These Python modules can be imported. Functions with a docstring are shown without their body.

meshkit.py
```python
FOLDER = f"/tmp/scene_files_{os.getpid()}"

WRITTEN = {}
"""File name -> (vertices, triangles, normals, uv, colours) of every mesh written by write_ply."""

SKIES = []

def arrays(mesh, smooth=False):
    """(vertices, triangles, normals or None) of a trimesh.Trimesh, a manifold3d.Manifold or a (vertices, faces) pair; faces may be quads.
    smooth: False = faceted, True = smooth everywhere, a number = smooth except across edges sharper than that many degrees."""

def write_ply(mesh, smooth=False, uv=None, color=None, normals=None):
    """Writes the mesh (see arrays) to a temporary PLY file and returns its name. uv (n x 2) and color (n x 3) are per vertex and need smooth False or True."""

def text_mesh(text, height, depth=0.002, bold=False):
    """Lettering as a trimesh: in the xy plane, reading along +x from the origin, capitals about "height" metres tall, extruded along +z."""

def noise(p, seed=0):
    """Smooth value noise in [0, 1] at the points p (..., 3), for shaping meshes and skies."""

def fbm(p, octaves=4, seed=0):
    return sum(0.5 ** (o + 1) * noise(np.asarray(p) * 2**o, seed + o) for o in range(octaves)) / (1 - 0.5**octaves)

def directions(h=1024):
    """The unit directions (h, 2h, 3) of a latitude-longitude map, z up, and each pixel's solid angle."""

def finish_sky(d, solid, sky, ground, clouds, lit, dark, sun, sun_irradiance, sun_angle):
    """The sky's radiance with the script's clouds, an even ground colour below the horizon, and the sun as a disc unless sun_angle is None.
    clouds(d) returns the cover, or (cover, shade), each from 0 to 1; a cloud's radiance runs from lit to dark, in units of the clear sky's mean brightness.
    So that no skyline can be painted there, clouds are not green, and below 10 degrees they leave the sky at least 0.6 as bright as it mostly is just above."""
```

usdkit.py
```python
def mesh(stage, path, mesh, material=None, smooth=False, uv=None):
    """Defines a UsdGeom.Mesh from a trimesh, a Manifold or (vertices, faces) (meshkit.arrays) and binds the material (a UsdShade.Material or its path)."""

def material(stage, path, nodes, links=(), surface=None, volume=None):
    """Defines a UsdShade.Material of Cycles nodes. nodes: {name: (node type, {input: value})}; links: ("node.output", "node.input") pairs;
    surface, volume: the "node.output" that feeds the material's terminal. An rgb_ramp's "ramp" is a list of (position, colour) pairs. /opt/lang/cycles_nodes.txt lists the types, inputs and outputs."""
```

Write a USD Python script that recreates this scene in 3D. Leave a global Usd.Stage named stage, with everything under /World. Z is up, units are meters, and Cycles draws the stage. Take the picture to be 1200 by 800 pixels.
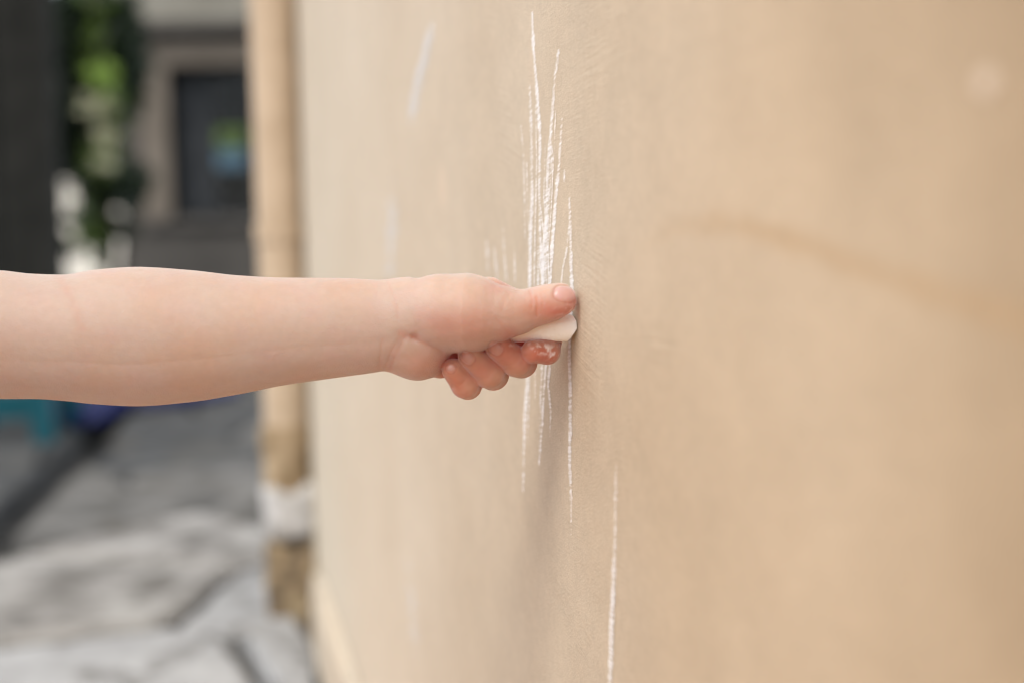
import math, random
import numpy as np
import trimesh
import shapely
from shapely.geometry import Polygon, MultiPoint, LineString, Point
from shapely import affinity
import manifold3d as m3
import usdkit, meshkit
from pxr import Usd, UsdGeom, UsdLux, UsdShade, Gf, Sdf, Vt

stage = Usd.Stage.CreateInMemory()
UsdGeom.SetStageUpAxis(stage, UsdGeom.Tokens.z)
UsdGeom.SetStageMetersPerUnit(stage, 1.0)
UsdGeom.Xform.Define(stage, '/World')
UsdGeom.Scope.Define(stage, '/World/Looks')
rng = np.random.default_rng(7)
random.seed(7)

# ------------------------------------------------------------------ camera
CAM_H, PITCH, ROLL = 0.50, math.radians(4.5), math.radians(1.2)
FOCUS = 0.50                       # metres from the lens to the hand
F = 1200 * 50 / 36.0               # focal length in pixels of the 1200 px wide photograph
C = np.array([0, 0, CAM_H])
fwd = np.array([0, math.cos(PITCH), -math.sin(PITCH)])
right0 = np.array([1.0, 0, 0]); up0 = np.cross(right0, fwd)
right = right0 * math.cos(ROLL) - up0 * math.sin(ROLL)
up = up0 * math.cos(ROLL) + right0 * math.sin(ROLL)
cam = UsdGeom.Camera.Define(stage, '/World/camera')
M = Gf.Matrix4d(*right, 0, *up, 0, *(-fwd), 0, *C, 1)
cam.AddTransformOp().Set(M)
cam.CreateFocalLengthAttr(50.0); cam.CreateHorizontalApertureAttr(36.0); cam.CreateVerticalApertureAttr(24.0)
cam.CreateFStopAttr(4.6); cam.CreateFocusDistanceAttr(FOCUS + 0.012)
cam.CreateClippingRangeAttr(Gf.Vec2f(0.01, 500))
cam.CreateExposureAttr(0.78)

# ------------------------------------------------------------------ sky and sun (open shade under a bright, hazy sky)
SUN_EL, SUN_AZ = math.radians(53), math.radians(-144)    # azimuth from +y towards +x
sun_dir = np.array([math.sin(SUN_AZ) * math.cos(SUN_EL), math.cos(SUN_AZ) * math.cos(SUN_EL), math.sin(SUN_EL)])
usdkit.material(stage, '/World/Looks/sky_look', {
    'sky': ('sky_texture', {'sky_type': 'single_scattering', 'sun_disc': False, 'sun_elevation': SUN_EL, 'sun_rotation': SUN_AZ, 'aerosol_density': 2.0}),
    'co': ('texture_coordinate', {}),
    'n': ('noise_texture', {'scale': 2.2, 'detail': 5.0, 'roughness': 0.55}),
    'r': ('map_range', {'value': 0.5, 'from_min': 0.30, 'from_max': 0.62, 'to_min': 0.55, 'to_max': 0.95, 'clamp': True}),
    'm': ('mix', {'mix_type': 'mix', 'color2': (7.4, 7.75, 8.25)}),
    'bg': ('background_shader', {'strength': 0.135})},
    [('co.generated', 'n.vector'), ('n.fac', 'r.value'), ('r.result', 'm.fac'), ('sky.color', 'm.color1'), ('m.color', 'bg.color')], surface='bg.background')
dome = UsdLux.DomeLight.Define(stage, '/World/sky')
UsdShade.MaterialBindingAPI.Apply(dome.GetPrim()).Bind(UsdShade.Material.Get(stage, '/World/Looks/sky_look'))
sun = UsdLux.DistantLight.Define(stage, '/World/sun')
sun.CreateIntensityAttr(0.36); sun.CreateAngleAttr(28.0); sun.CreateColorAttr(Gf.Vec3f(1.0, 0.955, 0.87)); sun.CreateNormalizeAttr(True)
z_ = sun_dir; x_ = np.cross([0, 0, 1], z_); x_ /= np.linalg.norm(x_); y_ = np.cross(z_, x_)
sun.AddTransformOp().Set(Gf.Matrix4d(*x_, 0, *y_, 0, *z_, 0, 0, 0, 20, 1))

# ------------------------------------------------------------------ helpers
def ray(px, py):
    v = right * (px - 600) / F - up * (py - 400) / F + fwd
    return v
def at(px, py, depth):
    return C + ray(px, py) * depth
def on_ground(px, py, z=0.0):
    r = ray(px, py); return C + r * ((z - C[2]) / r[2])

USED = {}
def path_for(name, parent=None):
    base = (parent.GetPath().pathString if parent else '/World') + '/' + name
    n = USED.get(base, 0); USED[base] = n + 1
    return base if n == 0 else f'{base}_{n:03d}'
def tag(p, label=None, cat=None, group=None, kind=None):
    for k, v in (('label', label), ('category', cat), ('group', group), ('kind', kind)):
        if v: p.SetCustomDataByKey(k, v)
    return p
def thing(name, label, cat, loc=(0, 0, 0), group=None, kind=None):
    x = UsdGeom.Xform.Define(stage, path_for(name)); x.AddTranslateOp().Set(Gf.Vec3d(*map(float, loc)))
    return tag(x.GetPrim(), label, cat, group, kind)
def origin(parent):
    o = np.zeros(3); p = parent
    while p and p.GetPath().pathString not in ('/', '/World'):
        a = p.GetAttribute('xformOp:translate')
        if a and a.Get() is not None: o = o + np.array(a.Get())
        p = p.GetParent()
    return o
def obj(name, mesh, mat, parent=None, smooth=False, uv=None, color=None, label=None):
    """One Mesh prim; the mesh comes in world coordinates."""
    if hasattr(mesh, 'to_mesh'):
        q = mesh.to_mesh(); mesh = trimesh.Trimesh(np.array(q.vert_properties[:, :3], float), np.array(q.tri_verts), process=False)
    if parent:
        o = origin(parent)
        mesh = trimesh.Trimesh(np.asarray(mesh.vertices) - o, mesh.faces, process=False)
    m = usdkit.mesh(stage, path_for(name, parent), mesh, '/World/Looks/' + mat, smooth=smooth, uv=uv)
    if color is not None:
        for nm, val in color.items():
            if val.ndim == 2:
                UsdGeom.PrimvarsAPI(m).CreatePrimvar(nm, Sdf.ValueTypeNames.Color3fArray, 'vertex').Set(Vt.Vec3fArray.FromNumpy(val.astype(np.float32)))
            else:
                UsdGeom.PrimvarsAPI(m).CreatePrimvar(nm, Sdf.ValueTypeNames.FloatArray, 'vertex').Set(Vt.FloatArray.FromNumpy(val.astype(np.float32)))
    p = m.GetPrim()
    if label: p.SetCustomDataByKey('label', label)
    return p
def frame_box(o, ax, ay, az, lo, hi):
    """A box in the frame (origin o, axes ax ay az) from lo to hi, world coordinates."""
    b = trimesh.creation.box(bounds=[lo, hi])
    b.vertices = o + b.vertices @ np.array([ax, ay, az])
    if np.dot(np.cross(ax, ay), az) < 0: b.invert()
    return b
def rbox(o, ax, ay, az, lo, hi, r):
    """The same with chamfered edges."""
    lo, hi = np.array(lo, float), np.array(hi, float)
    pts = []
    for sx in (0, 1):
        for sy in (0, 1):
            for sz in (0, 1):
                s = np.array([sx, sy, sz]); p = np.where(s, hi, lo); d = np.where(s, -r, r)
                for k in range(3):
                    q = p + d; q[k] = p[k]; pts.append(q)
    h = m3.Manifold.hull_points(np.array(pts)).to_mesh()
    b = trimesh.Trimesh(o + np.array(h.vert_properties[:, :3], float) @ np.array([ax, ay, az]), np.array(h.tri_verts), process=False)
    if np.dot(np.cross(ax, ay), az) < 0: b.invert()
    return b
X3, Y3, Z3 = np.eye(3)
def rev(profile, loc, n=40):
    """A lathe: profile of (radius, z)."""
    m = trimesh.creation.revolve(np.array(profile, float), sections=n); m.apply_translation(loc); return m

def mat_noise(name, c1, c2, scale=8.0, rough=0.85, bump=0.0, bscale=60.0, c3=None, spec=0.3, detail=6.0, coord='position', lo=0.35, hi=0.65):
    nodes = {'n': ('noise_texture', {'scale': scale, 'detail': detail, 'roughness': 0.6}),
             'r': ('rgb_ramp', {'ramp': [(lo, c1), (hi, c2)] if c3 is None else [(lo, c1), (0.5 * (lo + hi), c2), (hi, c3)]}),
             'g': ('geometry', {}), 't': ('texture_coordinate', {}),
             'p': ('principled_bsdf', {'roughness': rough, 'specular_ior_level': spec})}
    src = 'g.position' if coord == 'position' else 't.object'
    links = [(src, 'n.vector'), ('n.fac', 'r.fac'), ('r.color', 'p.base_color')]
    if bump:
        nodes['bn'] = ('noise_texture', {'scale': bscale, 'detail': 6.0, 'roughness': 0.65})
        nodes['b'] = ('bump', {'strength': 1.0, 'distance': bump})
        links += [(src, 'bn.vector'), ('bn.fac', 'b.height'), ('b.normal', 'p.normal')]
    return usdkit.material(stage, '/World/Looks/' + name, nodes, links, surface='p.BSDF')

# ------------------------------------------------------------------ the rendered wall
WA = math.radians(12.0)
P0 = at(672, 386, FOCUS)                                   # where the chalk meets the wall
WD = np.array([-math.sin(WA), math.cos(WA), 0])            # along the wall, away from the camera
WN = np.array([-math.cos(WA), -math.sin(WA), 0])           # out of the wall, towards the child
W0 = np.array([P0[0], P0[1], 0.0])
def on_wall(px, py, off=0.0):
    r = ray(px, py); t = ((W0 + WN * off - C) @ WN) / (r @ WN); p = C + r * t
    return np.array([(p - W0) @ WD, p[2]])                  # (s, z)
def wall_pt(s, z, off=0.0):
    return W0 + WD * s + Z3 * z + WN * off

S_FAR = on_wall(349, 250)[0]
S_NEAR = -0.75
stain = [on_wall(*p) for p in ((790, 268), (900, 275), (990, 300), (1060, 335), (1180, 368))]
st = np.array(stain); st_fit = np.polyfit(st[:, 0], st[:, 1], 3)
def wall_material():
    N, L = {}, []
    def node(nm, kind, **kw): N[nm] = (kind, kw); return nm
    node('uv', 'texture_coordinate')
    node('xyz', 'separate_xyz'); L.append(('uv.UV', 'xyz.vector'))
    # broad mottling
    node('n1', 'noise_texture', scale=5.0, detail=4.0, roughness=0.55); L.append(('uv.UV', 'n1.vector'))
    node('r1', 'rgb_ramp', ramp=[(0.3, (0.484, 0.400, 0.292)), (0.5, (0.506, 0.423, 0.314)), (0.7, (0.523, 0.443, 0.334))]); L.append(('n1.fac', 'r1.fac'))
    # fall-off of light along the wall put into colour: darker near, paler far
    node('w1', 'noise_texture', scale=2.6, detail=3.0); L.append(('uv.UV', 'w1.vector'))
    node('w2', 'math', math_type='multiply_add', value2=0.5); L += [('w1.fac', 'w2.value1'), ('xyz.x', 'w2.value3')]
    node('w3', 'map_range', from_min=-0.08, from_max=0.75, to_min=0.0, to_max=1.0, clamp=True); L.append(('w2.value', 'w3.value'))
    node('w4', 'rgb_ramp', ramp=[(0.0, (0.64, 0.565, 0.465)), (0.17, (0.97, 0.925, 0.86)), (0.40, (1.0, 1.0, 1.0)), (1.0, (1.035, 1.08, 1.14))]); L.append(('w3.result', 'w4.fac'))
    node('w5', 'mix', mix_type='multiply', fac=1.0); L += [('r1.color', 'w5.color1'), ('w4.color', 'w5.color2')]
    # small blotches
    node('n2', 'noise_texture', scale=34.0, detail=7.0, roughness=0.62); L.append(('uv.UV', 'n2.vector'))
    node('r2', 'map_range', from_min=0.33, from_max=0.67, to_min=0.955, to_max=1.035, clamp=True); L.append(('n2.fac', 'r2.value'))
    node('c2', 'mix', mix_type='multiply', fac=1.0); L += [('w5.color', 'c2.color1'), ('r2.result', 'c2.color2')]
    # the tan water stain
    a, b, c, d = map(float, st_fit)
    node('h1', 'math', math_type='multiply_add', value2=a, value3=b); L.append(('xyz.x', 'h1.value1'))
    node('h2', 'math', math_type='multiply_add', value3=c); L += [('h1.value', 'h2.value1'), ('xyz.x', 'h2.value2')]
    node('h3', 'math', math_type='multiply_add', value3=d); L += [('h2.value', 'h3.value1'), ('xyz.x', 'h3.value2')]
    node('h4', 'math', math_type='subtract'); L += [('xyz.y', 'h4.value1'), ('h3.value', 'h4.value2')]
    node('h5', 'math', math_type='absolute'); L.append(('h4.value', 'h5.value1'))
    node('n3', 'noise_texture', scale=60.0, detail=3.0); L.append(('uv.UV', 'n3.vector'))
    node('h6', 'math', math_type='multiply_add', value2=0.006, value3=-0.003); L.append(('n3.fac', 'h6.value1'))
    node('h7', 'math', math_type='add'); L += [('h5.value', 'h7.value1'), ('h6.value', 'h7.value2')]
    node('h8', 'map_range', range_type='smoothstep', from_min=0.0, from_max=0.005, to_min=1.0, to_max=0.0, clamp=True); L.append(('h7.value', 'h8.value'))
    node('h9', 'map_range', from_min=-0.17, from_max=-0.075, to_min=0.42, to_max=0.0, clamp=True); L.append(('xyz.x', 'h9.value'))
    node('h10', 'math', math_type='multiply'); L += [('h8.result', 'h10.value1'), ('h9.result', 'h10.value2')]
    node('c3', 'mix', mix_type='mix', color2=(0.40, 0.265, 0.135)); L += [('h10.value', 'c3.fac'), ('c2.color', 'c3.color1')]
    # pale worn spots
    node('v', 'voronoi_texture', feature='f1', scale=9.0, randomness=1.0); L.append(('uv.UV', 'v.vector'))
    node('vr', 'map_range', range_type='smoothstep', from_min=0.06, from_max=0.16, to_min=0.35, to_max=0.0, clamp=True); L.append(('v.distance', 'vr.value'))
    node('c4', 'mix', mix_type='mix', color2=(0.67, 0.53, 0.40)); L += [('vr.result', 'c4.fac'), ('c3.color', 'c4.color1')]
    node('n5', 'noise_texture', scale=230.0, detail=5.0, roughness=0.7); L.append(('uv.UV', 'n5.vector'))
    node('r5', 'map_range', from_min=0.3, from_max=0.7, to_min=0.93, to_max=1.06, clamp=True); L.append(('n5.fac', 'r5.value'))
    node('c45', 'mix', mix_type='multiply', fac=1.0); L += [('c4.color', 'c45.color1'), ('r5.result', 'c45.color2')]
    # grime in tiny pits
    node('n4', 'noise_texture', scale=420.0, detail=3.0, roughness=0.6); L.append(('uv.UV', 'n4.vector'))
    node('r4', 'map_range', from_min=0.665, from_max=0.74, to_min=0.0, to_max=0.42, clamp=True); L.append(('n4.fac', 'r4.value'))
    node('c5', 'mix', mix_type='mix', color2=(0.27, 0.19, 0.12)); L += [('r4.result', 'c5.fac'), ('c45.color', 'c5.color1')]
    # relief: broad waves of the trowel, fine sand, two families of trowel scratches
    node('b1', 'noise_texture', scale=17.0, detail=4.0, roughness=0.5); L.append(('uv.UV', 'b1.vector'))
    node('b2', 'noise_texture', scale=900.0, detail=3.0, roughness=0.6); L.append(('uv.UV', 'b2.vector'))
    node('m3', 'mapping', mapping_type='texture', rotation=(0, 0, math.radians(-1.5)), scale=(1 / 14.0, 1 / 420.0, 1)); L.append(('uv.UV', 'm3.vector'))
    node('b3', 'noise_texture', scale=1.0, detail=4.0, roughness=0.6, distortion=0.6); L.append(('m3.vector', 'b3.vector'))
    node('m4', 'mapping', mapping_type='texture', rotation=(0, 0, math.radians(11)), scale=(1 / 18.0, 1 / 620.0, 1)); L.append(('uv.UV', 'm4.vector'))
    node('b4', 'noise_texture', scale=1.0, detail=3.0, roughness=0.6, distortion=0.4); L.append(('m4.vector', 'b4.vector'))
    node('k', 'noise_texture', scale=12.0, detail=2.0); L.append(('uv.UV', 'k.vector'))
    node('k1', 'map_range', from_min=0.52, from_max=0.66, to_min=0.0, to_max=1.0, clamp=True); L.append(('k.fac', 'k1.value'))
    node('k2', 'map_range', from_min=0.35, from_max=0.48, to_min=1.0, to_max=0.0, clamp=True); L.append(('k.fac', 'k2.value'))
    node('s3', 'math', math_type='multiply'); L += [('b3.fac', 's3.value1'), ('k1.result', 's3.value2')]
    node('s4', 'math', math_type='multiply'); L += [('b4.fac', 's4.value1'), ('k2.result', 's4.value2')]
    node('a1', 'math', math_type='multiply_add', value2=2.0); L += [('b1.fac', 'a1.value1'), ('s3.value', 'a1.value3')]
    node('a2', 'math', math_type='add'); L += [('a1.value', 'a2.value1'), ('s4.value', 'a2.value2')]
    node('a3', 'math', math_type='multiply_add', value2=0.9); L += [('b2.fac', 'a3.value1'), ('a2.value', 'a3.value3')]
    node('bp', 'bump', strength=0.85, distance=0.00034); L.append(('a3.value', 'bp.height'))
    node('p', 'principled_bsdf', roughness=0.72, specular_ior_level=0.25)
    L += [('c5.color', 'p.base_color'), ('bp.normal', 'p.normal')]
    usdkit.material(stage, '/World/Looks/wall_render', N, L, surface='p.BSDF')
wall_material()
mat_noise('plinth_render', (0.40, 0.32, 0.235), (0.50, 0.42, 0.32), scale=14, bump=0.003, bscale=50, c3=(0.34, 0.29, 0.23))
mat_noise('recess_shade', (0.15, 0.098, 0.05), (0.215, 0.142, 0.076), scale=9, bump=0.003, bscale=40)
mat_noise('broken_plaster', (0.34, 0.32, 0.31), (0.52, 0.49, 0.47), scale=18, bump=0.006, bscale=40)

mat_noise('pale_paint', (0.50, 0.41, 0.31), (0.56, 0.46, 0.355), scale=60)
wall = thing('rendered_wall', 'tan rendered wall filling the right side, drawn on with chalk', 'wall', W0)
def wall_block(s0, s1, z0, z1, o0, o1, ns, nz):
    """A block of wall whose front face is a grid with uv = metres along and up."""
    ss, zz = np.linspace(s0, s1, ns + 1), np.linspace(z0, z1, nz + 1)
    V, U, Fc = [], [], []
    for z in zz:
        for s in ss: V.append(wall_pt(s, z, o1)); U.append((s, z))
    w = ns + 1
    for j in range(nz):
        for i in range(ns):
            a = j * w + i; Fc += [(a, a + w, a + 1), (a + 1, a + w, a + w + 1)]
    b = frame_box(W0, WD, WN, Z3, (s0, o0, z0), (s1, o1 - 1e-5, z1))
    n = len(V); V += list(b.vertices); Fc += list(b.faces + n)
    uvb = np.stack([(b.vertices - W0) @ WD + ((b.vertices - W0) @ WN), b.vertices[:, 2]], 1)
    return trimesh.Trimesh(np.array(V), np.array(Fc), process=False), np.vstack([np.array(U), uvb])
PL = 0.085
m, uv = wall_block(S_NEAR, S_FAR, 0.0, 3.1, -0.25, 0.0, 40, 30)
# front faces must look out along WN
fn = np.cross(m.vertices[m.faces[0][1]] - m.vertices[m.faces[0][0]], m.vertices[m.faces[0][2]] - m.vertices[m.faces[0][0]])
if fn @ WN < 0: m.faces[:2 * 40 * 30] = m.faces[:2 * 40 * 30][:, ::-1]
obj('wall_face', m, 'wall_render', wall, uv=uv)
# set back corner strip behind the downpipe, its shade put into a dark colour
obj('corner_recess', frame_box(W0, WD, WN, Z3, (S_FAR + 0.0005, -0.25, 0), (S_FAR + 0.20, -0.13, 3.1)), 'recess_shade', wall)
# plinth along the foot of the wall: uneven top edge
pl = trimesh.creation.box(extents=(1, 1, 1))
ss = np.linspace(S_NEAR, on_wall(377, 650)[0], 60)
prof = []
V, Fc = [], []
for i, s in enumerate(ss):
    j = 0.006 * (meshkit.noise(np.array([[s * 7, 1.3, 0]]))[0] - 0.5)
    for o, z in ((0.0012, 0), (0.017 + j, 0), (0.015 + j, PL - 0.010), (0.011 + j, PL - 0.003), (0.0012, PL + j)):
        V.append(wall_pt(s, z, o))
for i in range(len(ss) - 1):
    for k in range(4):
        a, b = i * 5 + k, (i + 1) * 5 + k; Fc += [(a, a + 1, b), (a + 1, b + 1, b)]
e = (len(ss) - 1) * 5; Fc += [(e, e + 1, e + 2), (e, e + 2, e + 3), (e, e + 3, e + 4), (0, 2, 1), (0, 3, 2), (0, 4, 3)]
pm = trimesh.Trimesh(np.array(V), np.array(Fc), process=False)
obj('plinth', pm, 'plinth_render', wall, smooth=40)
obj('coping', rbox(W0, WD, WN, Z3, (S_NEAR - 0.03, -0.29, 3.1), (S_FAR + 0.24, 0.04, 3.16), 0.008), 'plinth_render', wall)
# a broken patch of grey plaster by the corner
def blob_plate(s, z, ws, hz, off, thick, seed, n=18):
    r = np.random.default_rng(seed); a = np.linspace(0, 2 * math.pi, n, endpoint=False)
    q = 1 + 0.28 * (r.random(n) - 0.5)
    poly = Polygon(np.stack([s + ws * np.cos(a) * q, z + hz * np.sin(a) * q], 1))
    ex = trimesh.creation.extrude_polygon(poly, thick, engine='earcut')
    v = ex.vertices; ex.vertices = W0 + np.outer(v[:, 0], WD) + np.outer(v[:, 1], Z3) + np.outer(v[:, 2] + off, WN)
    ex.invert(); return ex
q = on_wall(356, 312); obj('plaster_patch', blob_plate(S_FAR - 0.03, q[1], 0.03, 0.035, 0.0008, 0.0022, 3), 'broken_plaster', wall, label='pale grey repair patch on the wall corner')
q = on_wall(365, 520); obj('plaster_patch', blob_plate(S_FAR - 0.02, q[1], 0.02, 0.075, 0.0008, 0.0022, 4), 'broken_plaster', wall, label='grey broken plaster strip low on the wall corner')

q = on_wall(1157, 96); obj('paint_chip', blob_plate(q[0], q[1], 0.0030, 0.0022, 0.0001, 0.0002, 5), 'pale_paint', wall, label='small pale chip in the paint near the top right')
# ------------------------------------------------------------------ chalk on the wall
def chalk_look(name, col, thr, edge, sc=(60.0, 950.0), soft=0.2):
    usdkit.material(stage, '/World/Looks/' + name, {
        'uv': ('texture_coordinate', {}),
        'st': ('attribute', {'attribute': 'across'}), 'op': ('attribute', {'attribute': 'press'}),
        'mp': ('mapping', {'mapping_type': 'texture', 'rotation': (0.0, 0.0, math.radians(-9)), 'scale': (1 / sc[0], 1 / sc[1], 1.0)}),
        'mp2': ('mapping', {'scale': (330.0, 1500.0, 1.0)}),
        'n': ('noise_texture', {'scale': 1.0, 'detail': 2.0, 'roughness': 0.6, 'distortion': 0.5}),
        'n2': ('noise_texture', {'scale': 1.0, 'detail': 5.0, 'roughness': 0.75, 'distortion': 0.3}),
        'a': ('math', {'math_type': 'multiply_add', 'value2': 0.5}),
        'b': ('math', {'math_type': 'multiply', 'value2': 0.5}),
        'ed': ('math', {'math_type': 'multiply', 'value2': edge}),
        's': ('math', {'math_type': 'subtract'}),
        'o': ('math', {'math_type': 'add'}),
        'r': ('map_range', {'from_min': thr, 'from_max': thr + soft, 'to_min': 0.0, 'to_max': 0.84, 'clamp': True}),
        'd': ('principled_bsdf', {'base_color': col, 'roughness': 0.95, 'specular_ior_level': 0.1}),
        't': ('transparent_bsdf', {}), 'm': ('mix_closure', {})},
        [('uv.UV', 'mp.vector'), ('mp.vector', 'n.vector'), ('uv.UV', 'mp2.vector'), ('mp2.vector', 'n2.vector'), ('n2.fac', 'b.value1'), ('n.fac', 'a.value1'), ('b.value', 'a.value3'),
         ('st.fac', 'ed.value1'), ('a.value', 's.value1'), ('ed.value', 's.value2'), ('s.value', 'o.value1'), ('op.fac', 'o.value2'), ('o.value', 'r.value'),
         ('r.result', 'm.fac'), ('t.BSDF', 'm.closure1'), ('d.BSDF', 'm.closure2')], surface='m.closure')
chalk_look('chalk_mark', (0.86, 0.85, 0.83), 0.40, 0.20, soft=0.24)
chalk_look('chalk_mark_faint', (0.84, 0.83, 0.81), 0.42, 0.22, soft=0.34)
chalk_look('chalk_mark_blue', (0.60, 0.66, 0.73), 0.50, 0.30, (30.0, 160.0), soft=0.5)
LIFT = [0.00012]
def stroke(pts, wpx, mat, parent, label=None, press=(0.0, 0.0), rough=0.25, seed=0):
    """A ribbon of chalk on the wall through the given photograph points; wpx: its width there in px."""
    LIFT[0] += 0.000012
    pts = np.array(pts, float)
    w = np.array([on_wall(*p) for p in pts])
    t = np.r_[0, np.cumsum(np.linalg.norm(np.diff(w, axis=0), axis=1))]
    n = max(30, int(t[-1] / 0.0006))
    tt = np.linspace(0, t[-1], n)
    c = np.stack([np.interp(tt, t, w[:, 0]), np.interp(tt, t, w[:, 1])], 1)
    nz = lambda k, f: meshkit.fbm(np.stack([tt * f, np.full(n, seed * 7.3 + k), np.zeros(n)], 1), 3) - 0.5
    p0, p1 = pts[len(pts) // 2] - [0.5, 0], pts[len(pts) // 2] + [0.5, 0]
    mpp = abs(on_wall(*p1)[0] - on_wall(*p0)[0])            # metres along the wall per px here
    c[:, 0] += nz(1, 90) * mpp * 1.1
    hw = 0.5 * 1.08 * wpx * mpp * (1 + rough * 2.4 * nz(2, 500)) * np.interp(tt, [0, t[-1] * 0.06, t[-1] * 0.9, t[-1]], [0.7, 1, 1, 0.6])
    K = [-1, -0.5, 0, 0.5, 1]
    V, A, Pq, Fc, UV = [], [], [], [], []
    dry = nz(5, 45) * 0.22 + nz(6, 160) * 0.16
    pr = dry + np.interp(tt, np.linspace(0, t[-1], len(press)), press)
    for i in range(n):
        for k in K:
            V.append(wall_pt(c[i, 0] + k * hw[i], c[i, 1], LIFT[0])); UV.append((c[i, 0] + k * hw[i], c[i, 1])); A.append(k * k); Pq.append(pr[i])
    for i in range(n - 1):
        for k in range(4):
            a = i * 5 + k; b = a + 5; Fc += [(a, b, a + 1), (a + 1, b, b + 1)]
    m = trimesh.Trimesh(np.array(V), np.array(Fc), process=False)
    f0 = Fc[0]; 
    if np.cross(V[f0[1]] - V[f0[0]], V[f0[2]] - V[f0[0]]) @ WN < 0: m.invert()
    return obj('chalk_stroke', m, mat, parent, uv=np.array(UV), color={'across': np.array(A), 'press': np.array(Pq)}, label=label)
cd = thing('chalk_drawing', 'bunch of white upright chalk strokes on the wall around the hand', 'chalk drawing', wall_pt(0.1, 0.45))
S = [
    ([(624, 14), (626, 60), (630, 110), (633, 160), (632, 220), (634, 280), (636, 335), (636, 400), (634, 470), (632, 545)], 4.0, (0.04, 0.06, 0.08, 0.03, -0.03)),
    ([(655, 58), (650, 100), (646, 150), (642, 200), (640, 260), (637, 300), (636, 340)], 5.0, (-0.03, 0.04, 0.1, 0.1)),
    ([(621, 100), (623, 150), (624, 220), (622, 280), (621, 335), (620, 400), (616, 480), (613, 575)], 4.6, (0.0, 0.06, 0.08, 0.02, -0.06)),
    ([(659, 137), (656, 190), (652, 230), (648, 280), (645, 335)], 4.6, (0.0, 0.06, 0.08)),
    ([(646, 150), (647, 190), (643, 240), (640, 300), (641, 335)], 5.6, (-0.08, -0.02, 0.03)),
    ([(633, 180), (636, 240), (632, 290), (631, 335)], 5.6, (-0.1, -0.03, 0.02)),
    ([(611, 147), (614, 180), (615, 230), (616, 280)], 2.8, (-0.02, 0.02, -0.04)),
    ([(662, 197), (662, 214)], 3.2, (0.08, 0.08)),
    ([(668, 231), (669, 270), (670, 310), (671, 340), (669, 380), (668, 420), (669, 470), (669, 500), (668, 540), (670, 580), (670, 626)], 4.6, (-0.02, 0.05, 0.1, 0.1, 0.07, 0.09, 0.03, -0.05)),
    ([(668, 262), (665, 295), (660, 315), (658, 336)], 3.6, (-0.04, 0.04, 0.02)),
    ([(617, 400), (619, 450), (615, 500), (614, 560)], 3.2, (0.04, 0.0, -0.08)),
    ([(645, 425), (643, 450), (646, 480), (645, 512)], 3.6, (0.04, 0.04, -0.06)),
    ([(641, 425), (638, 460), (636, 500), (633, 540)], 3.4, (0.05, 0.05, -0.03)),
    ([(628, 400), (628, 460), (627, 500)], 3.0, (-0.02, -0.06, -0.1)),
    ([(629, 120), (630, 190), (628, 260), (627, 335)], 2.2, (-0.06, 0.0, 0.04, 0.04)),
    ([(640, 170), (638, 230), (643, 290), (644, 335)], 2.2, (-0.06, 0.02, 0.05, 0.05)),
    ([(652, 130), (649, 200), (646, 260), (639, 330)], 2.0, (-0.04, 0.03, 0.05, 0.02)),
    ([(618, 190), (619, 250), (625, 320)], 1.8, (-0.08, 0.0, -0.02)),
    ([(634, 240), (639, 280), (633, 310), (640, 338)], 2.2, (0.0, 0.05, 0.05, 0.05)),
    ([(622, 405), (621, 470), (619, 520)], 1.9, (0.02, 0.0, -0.08)),
    ([(652, 305), (652, 335)], 2.4, (-0.06, -0.03)),
]
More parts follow.
